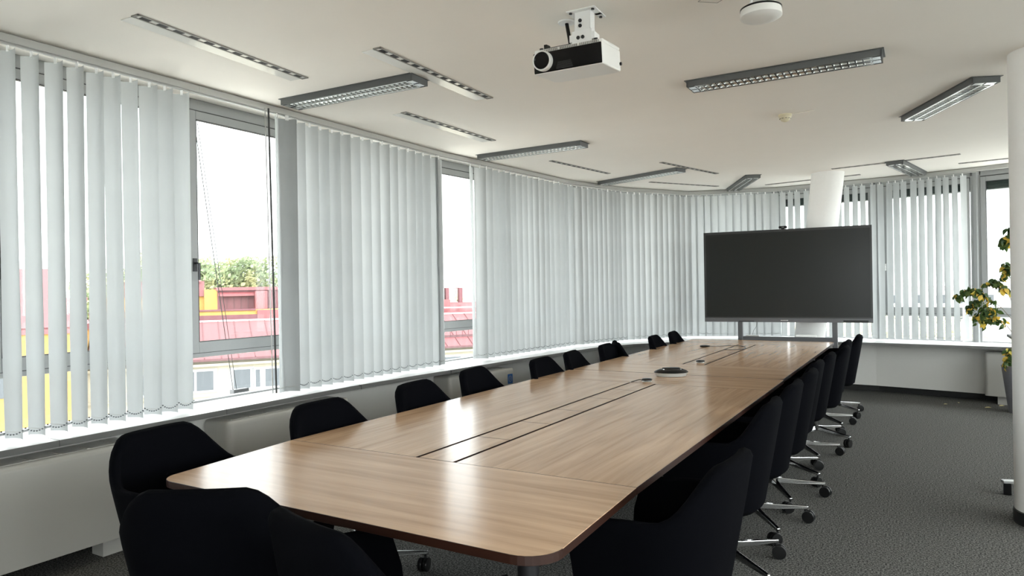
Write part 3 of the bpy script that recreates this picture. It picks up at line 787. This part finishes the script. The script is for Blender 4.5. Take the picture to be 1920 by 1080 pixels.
def make_chair():
    r = thing('conference_chair', None, 'chair')
    chair_shell().build('shell', 'black_fabric', r, smooth=True, angle=60)
    seat_cushion().build('seat_cushion', 'black_fabric', r, smooth=True, angle=60)
    g = MB(); g.lathe([(.026, .11), (.026, .24), (.019, .24), (.019, .325)], k=18); g.lathe([(.075, .312), (.075, .328)], k=16)
    g.build('gas_column', 'chrome', r, smooth=True)
    hub = MB(); hub.lathe([(.034, .098), (.036, .11), (.036, .135), (.028, .142)], k=20); h = hub.build('base_hub', 'chrome', r, smooth=True)
    for k in range(4):
        a = PI/4+k*PI/2; arm = MB()
        c, s = math.cos(a), math.sin(a)
        def sect(rr, w_, z0, z1): 
            return [(c*rr-s*w_, s*rr+c*w_, z0), (c*rr+s*w_, s*rr-c*w_, z0), (c*rr+s*w_*.8, s*rr-c*w_*.8, z1), (c*rr-s*w_*.8, s*rr+c*w_*.8, z1)]
        secs = [sect(.02, .020, .100, .138), sect(.12, .015, .092, .122), sect(.345, .0115, .082, .098), sect(.352, .010, .083, .096)]
        o0 = 0
        for q in secs: arm.v += q
        for i in range(3):
            for j in range(4): arm.f.append((i*4+j, i*4+(j+1) % 4, (i+1)*4+(j+1) % 4, (i+1)*4+j)); arm.mi.append(0)
        arm.f.append((0,1,2,3)); arm.mi.append(0); arm.f.append((15,14,13,12)); arm.mi.append(0)
        ao = arm.build('base_arm', 'chrome', r, bevel=.003)
        cst = MB(); x, y = c*.335, s*.335
        ang = a+1.9+k*.7; wx, wy = math.cos(ang), math.sin(ang); px, py = x-wy*.018, y+wx*.018
        cst.tube([(x, y, .080), (x, y, .05)], .007, 8)
        for sd in (-1, 1):
            cst.lathe([(.024, -.011), (.034, -.010), (.036, -.006), (.036, .006), (.034, .010), (.016, .011)], (px+wx*.0145*sd, py+wy*.0145*sd, .036), 20, ax=(wx, wy, 0))
        cst.box((px-.012, py-.012, .03), (px+.012, py+.012, .072))
        cst.build('caster', 'black_plastic', ao, smooth=True, angle=40)
    return r
chair0 = make_chair(); used = False
BASE_TURN = [0, 5, -10, -17, 8, -12, 14, -6, 3, 20, 0, -8, 12, 5, -15, 9, 0, 10, -4, 18, -20]
n_chair = 0
def chair(x, y, face, label, group):
    """face: compass angle in degrees of the direction the sitter looks (0 = +x)"""
    global used, n_chair
    if not used: c = chair0; used = True
    else: c = copy_tree(chair0)
    for ch in c.children:
        if ch.name.startswith('base_arm'): ch.rotation_euler = (0, 0, R(BASE_TURN[n_chair]-(face if face > 90 else face)+(180 if face > 90 else 0)))
    n_chair += 1
    c.location = (x, y, 0); c.rotation_euler = (0, 0, R(face-90)); tag(c, label, 'chair', group)
    return c
GR = 'chairs along the right side of the tables'; GL = 'chairs along the window side of the tables'
chair(-.80, 2.39, 176, 'black tub chair nearest the camera on the right side, at the near table corner', GR)
spots = [(3.60, -.89, 181), (4.33, -.89, 180), (4.96, -.88, 181), (5.56, -.91, 178), (6.22, -.89, 180), (6.93, -.84, 182), (7.65, -.88, 178), (8.45, -.83, 183)]
ords = ['second', 'third', 'fourth', 'fifth', 'sixth', 'seventh', 'eighth']
for k, (y, x, a_) in enumerate(spots):
    lab = ('black tub chair on the right side, %s from the camera' % ords[k]) if k < 7 else 'black tub chair at the far end of the right side, closest to the back wall'
    chair(x, y, a_, lab, GR)
lefts = [(-2.59, 1.82, 6), (-2.46, 2.62, 2), (-2.47, 3.43, 4), (-2.54, 4.20, 6), (-2.42, 5.00, 2), (-2.45, 5.66, 8), (-2.46, 6.46, 4), (-2.52, 6.93, 28), (-2.40, 7.74, 4), (-2.41, 8.50, 6)]
lw = ['black tub chair at the window side beside the near-left table corner', 'second black tub chair from the camera on the window side', 'third black tub chair from the camera on the window side',
      'black tub chair on the window side in front of the radiator with the blue sticker', 'fifth black tub chair from the camera on the window side', 'sixth black tub chair from the camera on the window side, overlapping the fifth',
      'seventh black tub chair from the camera on the window side', 'turned black tub chair on the window side, eighth from the camera', 'ninth black tub chair from the camera on the window side, against the curved blinds', 'farthest black tub chair on the window side']
for (x, y, a_), l in zip(lefts, lw): chair(x, y, a_, l, GL)
chair(-1.97, 1.50, 122, 'black tub chair with its back to the camera at the near-left table corner', 'chairs at the near table end')
chair(-1.285, 1.49, 76, 'black tub chair at the bottom edge, pushed under the near end of the table', 'chairs at the near table end')

# ------------------------------------------------------------------ things on the tables
r = thing('conference_phone', 'dark oval conference speakerphone with silver base in the middle of the tables', 'speakerphone', (-1.685, 5.31, TZ), R(31))
sp = [(.09, 0), (.102, .003), (.112, .022), (.118, .03)]
MB().lathe(sp, k=40, sx=1.12, sy=.82).build('base', 'grille', r, smooth=True)
MB().lathe([(.118, .03), (.119, .034), (.108, .044), (.08, .056), (.05, .061), (.003, .062)], k=40, sx=1.12, sy=.82).build('top_cover', 'glass_black', r, smooth=True)
kp = MB(); kp.lathe([(.062, .052), (.066, .060), (.06, .0665), (.03, .069), (.002, .0695)], k=32, sx=1.1, sy=.6); kp.build('keypad_pod', 'black_plastic', r, smooth=True)
kp = MB(); kp.tube([(-.072, -.03, .055), (-.066, -.045, .058)], .003, 6); kp.tube([(.072, -.03, .055), (.066, -.045, .058)], .003, 6); kp.build('trim_accent', 'alu_bright', r)
def mic(label, x, y):
    r = thing('table_microphone', label, 'microphone puck', (x, y, TZ), 0, 'puck microphones on the tables')
    MB().lathe([(.030, 0), (.034, .004), (.030, .010)], k=28).build('base', 'alu_bright', r, smooth=True)
    MB().lathe([(.030, .009), (.040, .014), (.040, .020), (.032, .025), (.002, .027)], k=28).build('cap', 'black_plastic', r, smooth=True)
    return r
m1 = mic('black puck microphone with a short cable at the end of the near cable channel', -1.745, 4.92)
c_ = MB(); c_.tube([(-.03, 0, .006), (-.06, .02, .012), (-.085, -.02, .006), (-.099, -.06, .002), (-.099, -.09, -.012)], .003, 6); c_.build('cord', 'black_plastic', m1, smooth=True)
mic('black puck microphone at the start of the far cable channel', -1.725, 6.30)
r = thing('loose_cable', 'grey cable with a black plug lying across the far cable channel', 'cable', (-1.8, 7.9, TZ))
cc = [(-.27, .06, .009), (-.20, .14, .004), (-.10, .30, .003), (.02, .30, .003), (.10, .18, .003), (.135, .02, .003), (.14, -.12, .003), (.05, -.22, .003), (-.03, -.25, .003)]
MB().tube(cc, .0035, 6).build('cord', 'grey_bezel', r, smooth=True)
pg = MB(); pg.tube([(-.35, -.01, .012), (-.30, .03, .012), (-.27, .06, .010)], [.012, .012, .006], 8); pg.tube([(-.37, .02, .010), (-.33, .035, .010)], .009, 8)
pg.build('plug', 'black_plastic', r, smooth=True)

# ------------------------------------------------------------------ large screen on a stand
p0, p1 = Vector((-2.44, 9.165)), Vector((-.476, 9.275)); dv = p1-p0; L = dv.length; ang = math.atan2(dv.y, dv.x)
r = thing('display_screen', 'large dark flat display screen on two grey posts behind the far table', 'display screen', (p0.x, p0.y, 0), ang)
ZB, ZT = .965, 2.132
b = MB(); b.box((0, 0, ZB), (L, .055, ZT)); b.build('body', 'grey_bezel', r, bevel=.004)
b = MB(); b.box((.0, -.006, ZB+.052), (L, .0, ZT)); b.build('black_frame', 'bezel', r, bevel=.002)
b = MB(); b.box((.028, -.0075, ZB+.066), (L-.022, -.006, ZT-.032)); b.build('screen_glass', 'screen', r)
b = MB(); b.box((0, -.010, ZB), (L, 0, ZB+.052)); b.build('lower_bezel', 'grey_bezel', r, bevel=.002)
b = MB(); b.box((.43, -.012, ZB+.004), (.62, -.010, ZB+.014)); b.box((L-.32, -.012, ZB+.006), (L-.05, -.010, ZB+.028)); b.build('port_strip', 'slot', r)
b = MB()
for k in range(5): b.box((L/2-.045+k*.018, -.0112, ZB+.020), (L/2-.045+k*.018+.012, -.010, ZB+.028))
b.build('brand_mark', 'alu_bright', r)
st = thing('screen_stand', 'grey floor stand with crossbar and two posts carrying the display screen', 'display stand', (p0.x, p0.y, 0), ang)
def lx(x): return (x-p0.x)/math.cos(ang)
for x in (-2.005, -.893):
    MB().box((lx(x)-.03, .06, .06), (lx(x)+.03, .12, 2.0)).build('post', 'grey_bezel', st, bevel=.005)
MB().box((lx(-2.0), .07, .705), (lx(-.9), .11, .775)).build('crossbar', 'grey_bezel', st, bevel=.003)
MB().box((lx(-2.0), .056, 1.40), (lx(-.9), .075, 1.75)).build('mounting_plate', 'steel_dark', st)
for x in (-2.005, -.893):
    f = MB(); f.box((lx(x)-.03, -.25, .045), (lx(x)+.03, .42, .10))
    for y in (-.22, .39): f.lathe([(.022, -.012), (.024, 0), (.022, .012)], (lx(x), y, .024), 16, ax=(1, 0, 0))
    f.build('foot', 'steel_dark', st, bevel=.003)
tag(MB().box((0, 0, 0), (.165, .03, .014)).build('pen_tray', 'alu_bright', bevel=.004), 'thin silver and black pen tray on the left of the stand crossbar', 'tray').location = (-1.945, 9.275, .776)
tag(MB().box((0, 0, 0), (.24, .035, .030)).build('sound_bar', 'white_plastic', bevel=.008), 'small white bar lying on the stand crossbar at the right', 'bar').location = (-1.345, 9.305, .776)
wc = thing('webcam', 'small black camera on top of the display screen', 'camera', (-1.465, 9.235, 2.133), ang)
b = MB(); b.box((-.05, -.012, .008), (.05, .022, .04)); b.build('body', 'black_plastic', wc, bevel=.010, seg=3)
MB().box((-.02, -.01, 0), (.02, .03, .01)).build('clip', 'black_plastic', wc)
MB().lathe([(.013, 0), (.013, .006), (.009, .007)], (0, -.012, .024), 18, ax=(0, -1, 0)).build('lens', 'lens', wc, smooth=True)
tag(MB().tube([(0, 0, 0), (-.01, .0, -.06), (-.045, .0, -.11), (-.06, .01, -.165)], .0022, 6).build('hanging_cord', 'black_plastic', smooth=True), 'thin black cord hanging from the bottom of the screen to the pen tray', 'cord').location = (-1.80, 9.26, .962)
tag(MB().tube([(0, 0, 0), (0, 0, -.10), (.004, 0, -.17)], .003, 6).build('pull_tassel', 'grey_bezel', smooth=True), 'short dark cord hanging below the right end of the screen', 'cord').location = (-.50, 9.38, .98)

# ------------------------------------------------------------------ potted fig
pt = thing('potted_fig', 'weeping fig with green and yellow leaves in a tall grey planter beside the right pillar', 'potted plant', (.915, 9.30, 0))
MB().lathe([(.085, 0), (.09, .01), (.15, .50), (.155, .515), (.147, .515), (.140, .47), (.01, .465)], k=36).build('planter', 'pot', pt, smooth=True, angle=50)
MB().lathe([(.139, .455), (.139, .472), (.01, .478)], k=24).build('soil', 'soil', pt)
stm = MB(); rnd = random.Random(5)
stm.tube([(0, 0, .46), (-.01, 0, .8), (.01, .02, 1.1), (.03, 0, 1.6), (.02, 0, 2.05)], [.014, .013, .011, .008, .004], 8)
stm.tube([(.02, .02, .46), (.05, .03, .9), (.09, .05, 1.4), (.12, .05, 1.9)], [.012, .011, .008, .004], 8)
branches = [[(0,0,.80),(-.12,-.04,.97),(-.25,-.07,1.06),(-.34,-.09,.99)], [(0,0,.95),(-.16,-.06,1.15),(-.33,-.10,1.29),(-.48,-.14,1.36),(-.62,-.17,1.27)],
            [(-.25,-.07,1.20),(-.35,-.10,1.13),(-.42,-.12,1.00)], [(0,0,1.1),(-.10,-.04,1.32),(-.20,-.06,1.44),(-.33,-.1,1.40)],
            [(0,0,1.3),(-.06,-.02,1.52),(-.10,-.03,1.62),(-.13,-.05,1.50)], [(.01,0,1.6),(-.05,-.02,1.85),(-.10,-.04,1.93),(-.16,-.05,1.82)],
            [(.01,0,1.7),(.0,-.02,1.95),(-.06,-.04,2.02)], [(0,0,.6),(-.07,-.05,.72),(-.10,-.06,.62),(-.10,-.07,.52)], [(.01,0,1.2),(.12,-.03,1.45),(.2,0,1.5)],
            [(0,0,.9),(.14,.0,1.1),(.25,0,1.05)], [(-.16,-.06,1.15),(-.24,-.08,1.12),(-.33,-.09,1.14)], [(-.33,-.10,1.29),(-.42,-.12,1.22),(-.50,-.14,1.13)]]
branches = [[(x*.90 if x < 0 else x, y, z) for x, y, z in br] for br in branches]
for br in branches: stm.tube(br, [.005]+[.003]*(len(br)-2)+[.0015], 6)
stm.build('stem', 'stem', pt, smooth=True)
def leaf(b, p, rnd, mi, size=.078):
    d = Vector((rnd.uniform(-1, 1), rnd.uniform(-1, 1), rnd.uniform(-1.6, -.2))).normalized()
    s = d.cross(Vector((rnd.uniform(-1, 1), rnd.uniform(-1, 1), rnd.uniform(-.3, .3)))).normalized(); n_ = d.cross(s)
    L_ = size*rnd.uniform(.7, 1.2); W_ = L_*.30
    prof = ((0, 0), (.2, .8), (.45, 1), (.7, .62), (.9, .18), (1, 0))
    vs = []; 
    for t, w_ in prof:
        c_ = p+d*L_*t+n_*(.12*L_*math.sin(t*PI)); vs += [c_-s*W_*w_+n_*W_*.25*w_, c_, c_+s*W_*w_+n_*W_*.25*w_]
    fs = []
    for i in range(len(prof)-1):
        k = i*3; fs += [(k, k+1, k+4, k+3), (k+1, k+2, k+5, k+4)]
    b.add(vs, fs, mi)
lf = MB()
def bez(br, t):
    k = min(int(t*(len(br)-1)), len(br)-2); f = t*(len(br)-1)-k
    return Vector(br[k]).lerp(Vector(br[k+1]), f)
for bi, br in enumerate(branches):
    nl = int(20+11*len(br))
    for k in range(nl):
        t = rnd.uniform(.38, 1); p = bez(br, t)+Vector([rnd.gauss(0, .016) for _ in range(3)])
        leaf(lf, p, rnd, 1 if rnd.random() < (.20 if bi != 3 else .3) else 0)
lfo = lf.build('foliage', ['leaf_green', 'leaf_yellow'], pt, smooth=True)
for k, (x, y, rz, lab) in enumerate(((.248, 9.60, .3, 'fallen dry leaf on the carpet, leftmost of the four'), (.385, 9.78, 1.5, 'fallen pale leaf on the carpet, second from the left'),
                                 (.655, 9.52, .1, 'fallen dry leaf on the carpet in front of the radiator foot'), (.80, 9.72, .5, 'fallen dry leaf on the carpet beside the planter'))):
    b = MB(); rr = random.Random(k+3)
    pr = [(-.03, 0, .004), (-.012, .012, .010), (.012, .012, .012), (.03, 0, .006), (.012, -.012, .009), (-.012, -.012, .006)]
    b.add(pr + [(x_, y_, z_-.0015) for x_, y_, z_ in pr], [(0,1,2,3), (0,3,4,5), (9,8,7,6), (11,10,9,6), (0,6,7,1), (1,7,8,2), (2,8,9,3), (3,9,10,4), (4,10,11,5), (5,11,6,0)])
    o = b.build('fallen_leaf', 'leaf_brown'); o.location = (x, y, -.002); o.rotation_euler = (0, 0, rz); o.scale = (1.1 if k > 1 else .7,)*3
    tag(o, lab, 'leaf', 'fallen leaves near the planter')

# ------------------------------------------------------------------ lectern half hidden by the right pillar
r = thing('rolling_lectern', 'dark-topped lectern on a steel foot, mostly hidden behind the right pillar', 'lectern', (.98, 5.86, 0))
MB().box((-.44, -.24, 1.040), (.30, .26, 1.058)).build('top', 'bezel', r, bevel=.003)
MB().lathe([(.028, .05), (.028, 1.04)], (0, .0, 0), 20).build('post', 'steel', r, smooth=True)
for sx, sy in ((-1, -.28), (1, -.1), (0.1, 1)):
    e = Vector((sx, sy)).normalized()*.535
    MB().obox((0, 0), (e.x, e.y), -.022, .022, .078, .098).build('foot_arm', 'steel', r, bevel=.003)
    MB().box((e.x*.95-.018, e.y*.95-.022, 0), (e.x*.95+.026, e.y*.95+.022, .08)).build('foot_block', 'black_plastic', r, bevel=.004)

# ------------------------------------------------------------------ outside
tag(MB().lathe([(600, -14.2), (600, -14)], (0, 0, 0), 48).build('town_ground', 'ground'), None, None, kind='structure')
wr = thing('guide_wire', 'pair of thin slanting wires with a small grey clamp outside the left uncovered window', 'wire', (-4.49, 3.18, 0))
MB().tube([(0, -.035, 2.80), (0, .275, .70)], .0030, 6).build('wire', 'alu_dark', wr); MB().tube([(0, -.010, 2.80), (0, .305, .70)], .0024, 6).build('wire', 'alu_dark', wr)
MB().box((-.025, .26, SZ-.03), (.025, .40, .715)).build('clamp', 'grey_bezel', wr, bevel=.005)
AZ = R(34); D_ = Vector((math.sin(AZ), math.cos(AZ), 0)); N_ = Vector((-D_.y, D_.x, 0)); P0 = Vector((-41.1, 28.05, 0))
class FB(MB):   # builds in facade coordinates (s along, n back, z)
    def fb(s, s0, s1, n0, n1, z0, z1, mi=0):
        c = [P0+D_*a+N_*b for a, b in ((s0, n0), (s1, n0), (s1, n1), (s0, n1))]
        vs = [(k.x, k.y, z0) for k in c]+[(k.x, k.y, z1) for k in c]
        return s.add(vs, [(0,3,2,1),(4,5,6,7),(0,1,5,4),(1,2,6,5),(2,3,7,6),(3,0,4,7)], mi)
    def slope(s, s0, s1, n0, z0, n1, z1, th=.1, mi=0):
        c = [P0+D_*s0+N_*n0, P0+D_*s1+N_*n0, P0+D_*s1+N_*n1, P0+D_*s0+N_*n1]; zz = [z0, z0, z1, z1]
        vs = [(k.x, k.y, z) for k, z in zip(c, zz)]+[(k.x, k.y, z-th) for k, z in zip(c, zz)]
        return s.add(vs, [(0,1,2,3),(7,6,5,4),(0,4,5,1),(1,5,6,2),(2,6,7,3),(3,7,4,0)], mi)
bl = thing('office_building', 'cream building with pink-red sheet roof seen through the two uncovered windows', 'building')
FB().fb(-5.5, 34, 0, 12, -14, -2.95).build('wall', 'cream', bl)
f = FB(); f.fb(-5.5, 34, -.35, .2, -3.35, -3.18); f.fb(-5.5, 34, -.12, .05, -5.35, -5.2); f.build('cornice', 'cream', bl)
f = FB(); f.slope(-5.5, 34, -.5, -2.85, 4, -.58, .15); f.build('roof', 'red_roof', bl)
f = FB()
s_ = -5.2
while s_ < 34:
    f.slope(s_, s_+.05, -.5, -2.80, 4, -.53, .06); s_ += 1.05+.2*math.sin(s_*3)
f.build('roof_seam', 'red_seam', bl)
f = FB(); f.fb(-5.5, 34, -.62, -.5, -3.0, -2.86); f.build('gutter', 'red_seam', bl)
f = FB(); f.fb(-5.5, 34, 3.9, 4.2, -.62, -.50); f.build('ridge_ledge', 'ledge', bl)
f = FB(); f.fb(-5.5, 34, 4.2, 12, -2, -.62); f.build('flat_roof', 'red_dark', bl)
f = FB(); f.fb(17, 30, .6, .7, -2.35, -2.1, 0)
for k in range(26): f.fb(16.5+k*.5, 16.53+k*.5, .6, .66, -2.5, -1.75)
f.build('snow_guard', 'red_seam', bl)
def facwin(s0, s1, z0, z1, div=()):
    w_ = FB(); w_.fb(s0-.18, s1+.18, -.06, .1, z0-.15, z1+.15); w = w_.build('window', 'frame_white', bl)
    g = FB(); ed = [s0]+list(div)+[s1]
    for a, c in zip(ed, ed[1:]): g.fb(a+.07, c-.07, -.09, 0, z0, z1)
    g.build('pane', 'win_dark', w)
facwin(-2.6, -.9, -4.95, -3.7, (-1.75,)); facwin(-.75, 1.7, -4.93, -3.68, (.55,)); facwin(2.80, 3.98, -4.95, -3.70); facwin(4.18, 4.60, -4.93, -3.77); facwin(4.80, 6.6, -4.95, -3.76, )
facwin(8.0, 9.8, -4.95, -3.70, (8.9,)); facwin(11.5, 13.3, -4.95, -3.70, (12.4,)); facwin(17.5, 19.15, -4.6, -3.72); facwin(20.3, 22.0, -4.6, -3.72)
# roof-top housings
b2_ = thing('rooftop_housing', 'dark red sheet-clad rooftop housing with yellow parts above the pink roof', 'building')
f = FB(); f.fb(-6, 7.3, 6.3, 12.5, -.5, .12); f.build('lower_wall', 'yellow', b2_)
f = FB(); f.fb(-6, 7.5, 6.1, 6.4, -.62, -.22); f.fb(-6, 4.9, 6.2, 6.6, .08, .2); f.build('lower_ledge', 'red_dark', b2_)
f = FB(); f.fb(2.35, 7.15, 9, 13.5, -.2, 1.62); f.build('red_block', 'red_dark', b2_)
f = FB(); f.fb(2.25, 7.25, 8.8, 13.6, 1.62, 1.87); f.slope(2.4, 5.2, 8.4, 1.25, 9.1, 1.55, .08); f.build('block_roof', 'red_roof', b2_)
f = FB()
for k in range(9): f.fb(2.5+k*.52, 2.53+k*.52, 8.95, 9, 0, 1.6)
f.build('cladding_seam', 'red_seam', b2_)
f = FB(); f.fb(5.03, 5.9, 7.6, 9, -.2, 1.55); f.build('chimney', 'red_roof', b2_)
f = FB(); f.fb(1.42, 2.35, 9.0, 13, -.1, 1.72); f.fb(-6, 1.42, 9.4, 13, -.1, 1.2); f.build('yellow_block', 'yellow', b2_)
f = FB(); f.fb(-4, 1.45, 9.2, 13.2, 1.2, 2.38); f.slope(-1, 1.2, 9.0, 2.38, 11, 2.75, .1); f.build('upper_block', 'red_roof', b2_)
f = FB(); f.fb(5.0, 6.9, 6.0, 6.5, -.6, .1); f.build('parapet', 'red_roof', b2_)
b3 = thing('chimney_stack', 'red roof with paired chimneys seen through the narrow uncovered window', 'building')
f = FB(); f.slope(16.5, 34, 4.2, -.5, 6.5, .32, .12); f.build('roof', 'red_roof', b3)
f = FB(); f.fb(16.5, 34, 4.4, 4.6, -.14, -.04); f.fb(16.5, 34, 6.4, 6.6, .25, .36); f.build('ledge', 'ledge', b3)
f = FB(); f.fb(19.25, 20.25, 5.2, 6.2, -.3, .58); f.build('stack_base', 'red_roof', b3)
for s_ in (19.50, 19.98, 21.2): FB().fb(s_, s_+.30, 5.5, 5.9, .3, 1.55).build('chimney', 'red_dark', b3)
# left wing
b4 = thing('yellow_building', 'yellow building with red roof glimpsed between the near-left slats', 'building')
f = FB(); f.fb(-16, -5.6, -3, 9, -14, -.72); f.build('wall', 'yellow', b4)
f = FB(); f.fb(-16.3, -5.5, -3.2, 9.2, -.72, -.35); f.slope(-16.3, -5.5, -3.2, -.35, 1, 1.3, .1); f.slope(-16.3, -7.2, 1, 1.3, 4, 3.2, .1); f.build('roof', 'red_roof', b4)
f = FB(); f.fb(-9.6, -8.8, -3.06, -2.9, -4.2, -3.0); f.fb(-12.5, -11.3, -3.06, -2.9, -4.2, -3.0); f.build('window', 'win_dark', b4)
# far town
def far_house(s0, s1, n0, z0, z1, label):
    o = thing('far_building', label, 'building', group='pale far buildings')
    FB().fb(s0, s1, n0, n0+12, -14, z1).build('wall', 'far_white', o)
    f = FB()
    nn = int((s1-s0)/2.2)
    for r_ in range(3):
        for k in range(nn): f.fb(s0+.7+k*2.2, s0+1.7+k*2.2, n0-.05, n0+.1, z1-1.5-r_*2.2, z1-.5-r_*2.2)
    f.build('window', 'far_white' if n0 > 120 else 'ledge', o)
    FB().fb(s0-.3, s1+.3, n0-.3, n0+12.3, z1, z1+.35).build('roof', 'ledge', o)
far_house(39, 47, 75, 0, 3.0, 'pale far building behind the paired chimneys')
far_house(50, 60, 80, 0, 1.4, 'pale low far building right of the paired chimneys')
far_house(52, 90, 140, 0, 2.0, 'long pale far building on the horizon')

def tree(label, x, y, z0, h, rad, m, seed, n=900, ls=.42, group='trees beyond the rooftops'):
    rr = random.Random(seed)
    t = thing('tree', label, 'tree', (x, y, z0), 0, group)
    MB().tube([(0, 0, 0), (0, 0, h*.5), (.2, 0, h*.8)], [.3, .22, .1], 8).build('trunk', 'bark', t)
    b = MB(); blobs = [(rr.uniform(-.6, .6)*rad, rr.uniform(-.6, .6)*rad, h*rr.uniform(.55, .86), rad*rr.uniform(.35, .6)) for _ in range(12)]
    for k in range(n):
        bx, by, bz, br = blobs[k % 12]
        v = Vector((rr.gauss(0, 1), rr.gauss(0, 1), rr.gauss(0, 1))).normalized()*br*rr.uniform(.7, 1.05)
        p = Vector((bx, by, bz))+v; a_ = Vector((rr.gauss(0, 1), rr.gauss(0, 1), rr.gauss(0, 1))).normalized(); c = a_.orthogonal().normalized()
        e = a_.cross(c); s = ls*rr.uniform(.6, 1.2)
        b.add([p-c*s, p-e*s*.6, p+c*s, p+e*s*.6], [(0, 1, 2, 3)])
    b.build('crown', m, t)
def fpos(s, n): v = P0+D_*s+N_*n; return v.x, v.y
tl = [(-1, 33, 5.6, 5.0, 'tree_green'), (3.2, 36, 4.4, 4.2, 'tree_green'), (6.6, 38, 5.3, 4.4, 'tree_green'), (10.2, 40, 3.2, 3.2, 'tree_green'), (13.5, 38, 3.3, 3.5, 'tree_green'), (-6, 34, 4.5, 4.5, 'tree_green')]
tn = ['tall green tree at the left edge of the view above the rooftop housing', 'green tree behind the left part of the rooftop housing', 'broad green tree behind the middle of the rooftop housing', 'lower green tree behind the right part of the rooftop housing', 'green tree partly hidden by the closed blind', 'green tree behind the near-left slats']
for k, ((s, n_, zt, rd, m), l) in enumerate(zip(tl, tn)):
    x, y = fpos(s, n_); tree(l, x, y, -14, zt+14+1.5, rd, m, 20+k, 6000, .28)
x, y = fpos(4.6, 24); tree('orange autumn tree just above the red rooftop housing', x, y, -14, 18.0, 1.9, 'tree_orange', 31, 1800, .16)
x, y = fpos(30.5, 42); tree('orange tree at the left edge of the narrow uncovered window', x, y, -14, 17.2, 1.6, 'tree_orange', 32, 900, .2)
x, y = fpos(34.2, 40); tree('pale tree right of the paired chimneys', x, y, -14, 17.4, 1.7, 'tree_hazy', 33, 1000, .2)
# autumn trees behind the right-hand windows, haze put into their colour
for k, (x, y, h_, rd) in enumerate(((-4, 78, 13.5, 5), (2.5, 70, 12.6, 4.5), (8, 64, 12.0, 4), (-10, 90, 14.6, 6), (14, 72, 13.2, 5))):
    tree(['pale autumn tree far behind the open blind, in its middle', 'pale autumn tree far behind the open blind, near its right end', 'pale autumn tree behind the window beside the right pillar', 'pale autumn tree far behind the leaning column', 'pale autumn tree hidden mostly by the right pillar'][k],
         x, y, -14, h_, rd, 'tree_hazy', 50+k, 1500, .3, 'pale trees behind the back windows')
def block(label, x, y, w_, dpt, z1, nx):
    o = thing('far_building', label, 'building', (x, y, -14), R(-12), 'pale far buildings')
    MB().box((0, 0, 0), (w_, dpt, z1+14)).build('wall', 'far_white', o)
    for r_ in range(2):
        f = MB()
        for k in range(nx): f.box((1+k*(w_-1)/nx, -.06, z1+14-2.2-r_*3), (1+k*(w_-1)/nx+1.2, .02, z1+14-.9-r_*3))
        f.build('window_row', 'win_dark', o)
    MB().box((-.3, -.3, z1+14), (w_+.3, dpt+.3, z1+14.4)).build('roof', 'red_roof' if nx % 2 else 'ledge', o)
block('pale office block on the horizon behind the open blind', -14, 130, 26, 14, .2, 8)
block('pale red-roofed house on the horizon beside the right pillar', 16, 120, 16, 12, -1.5, 5)
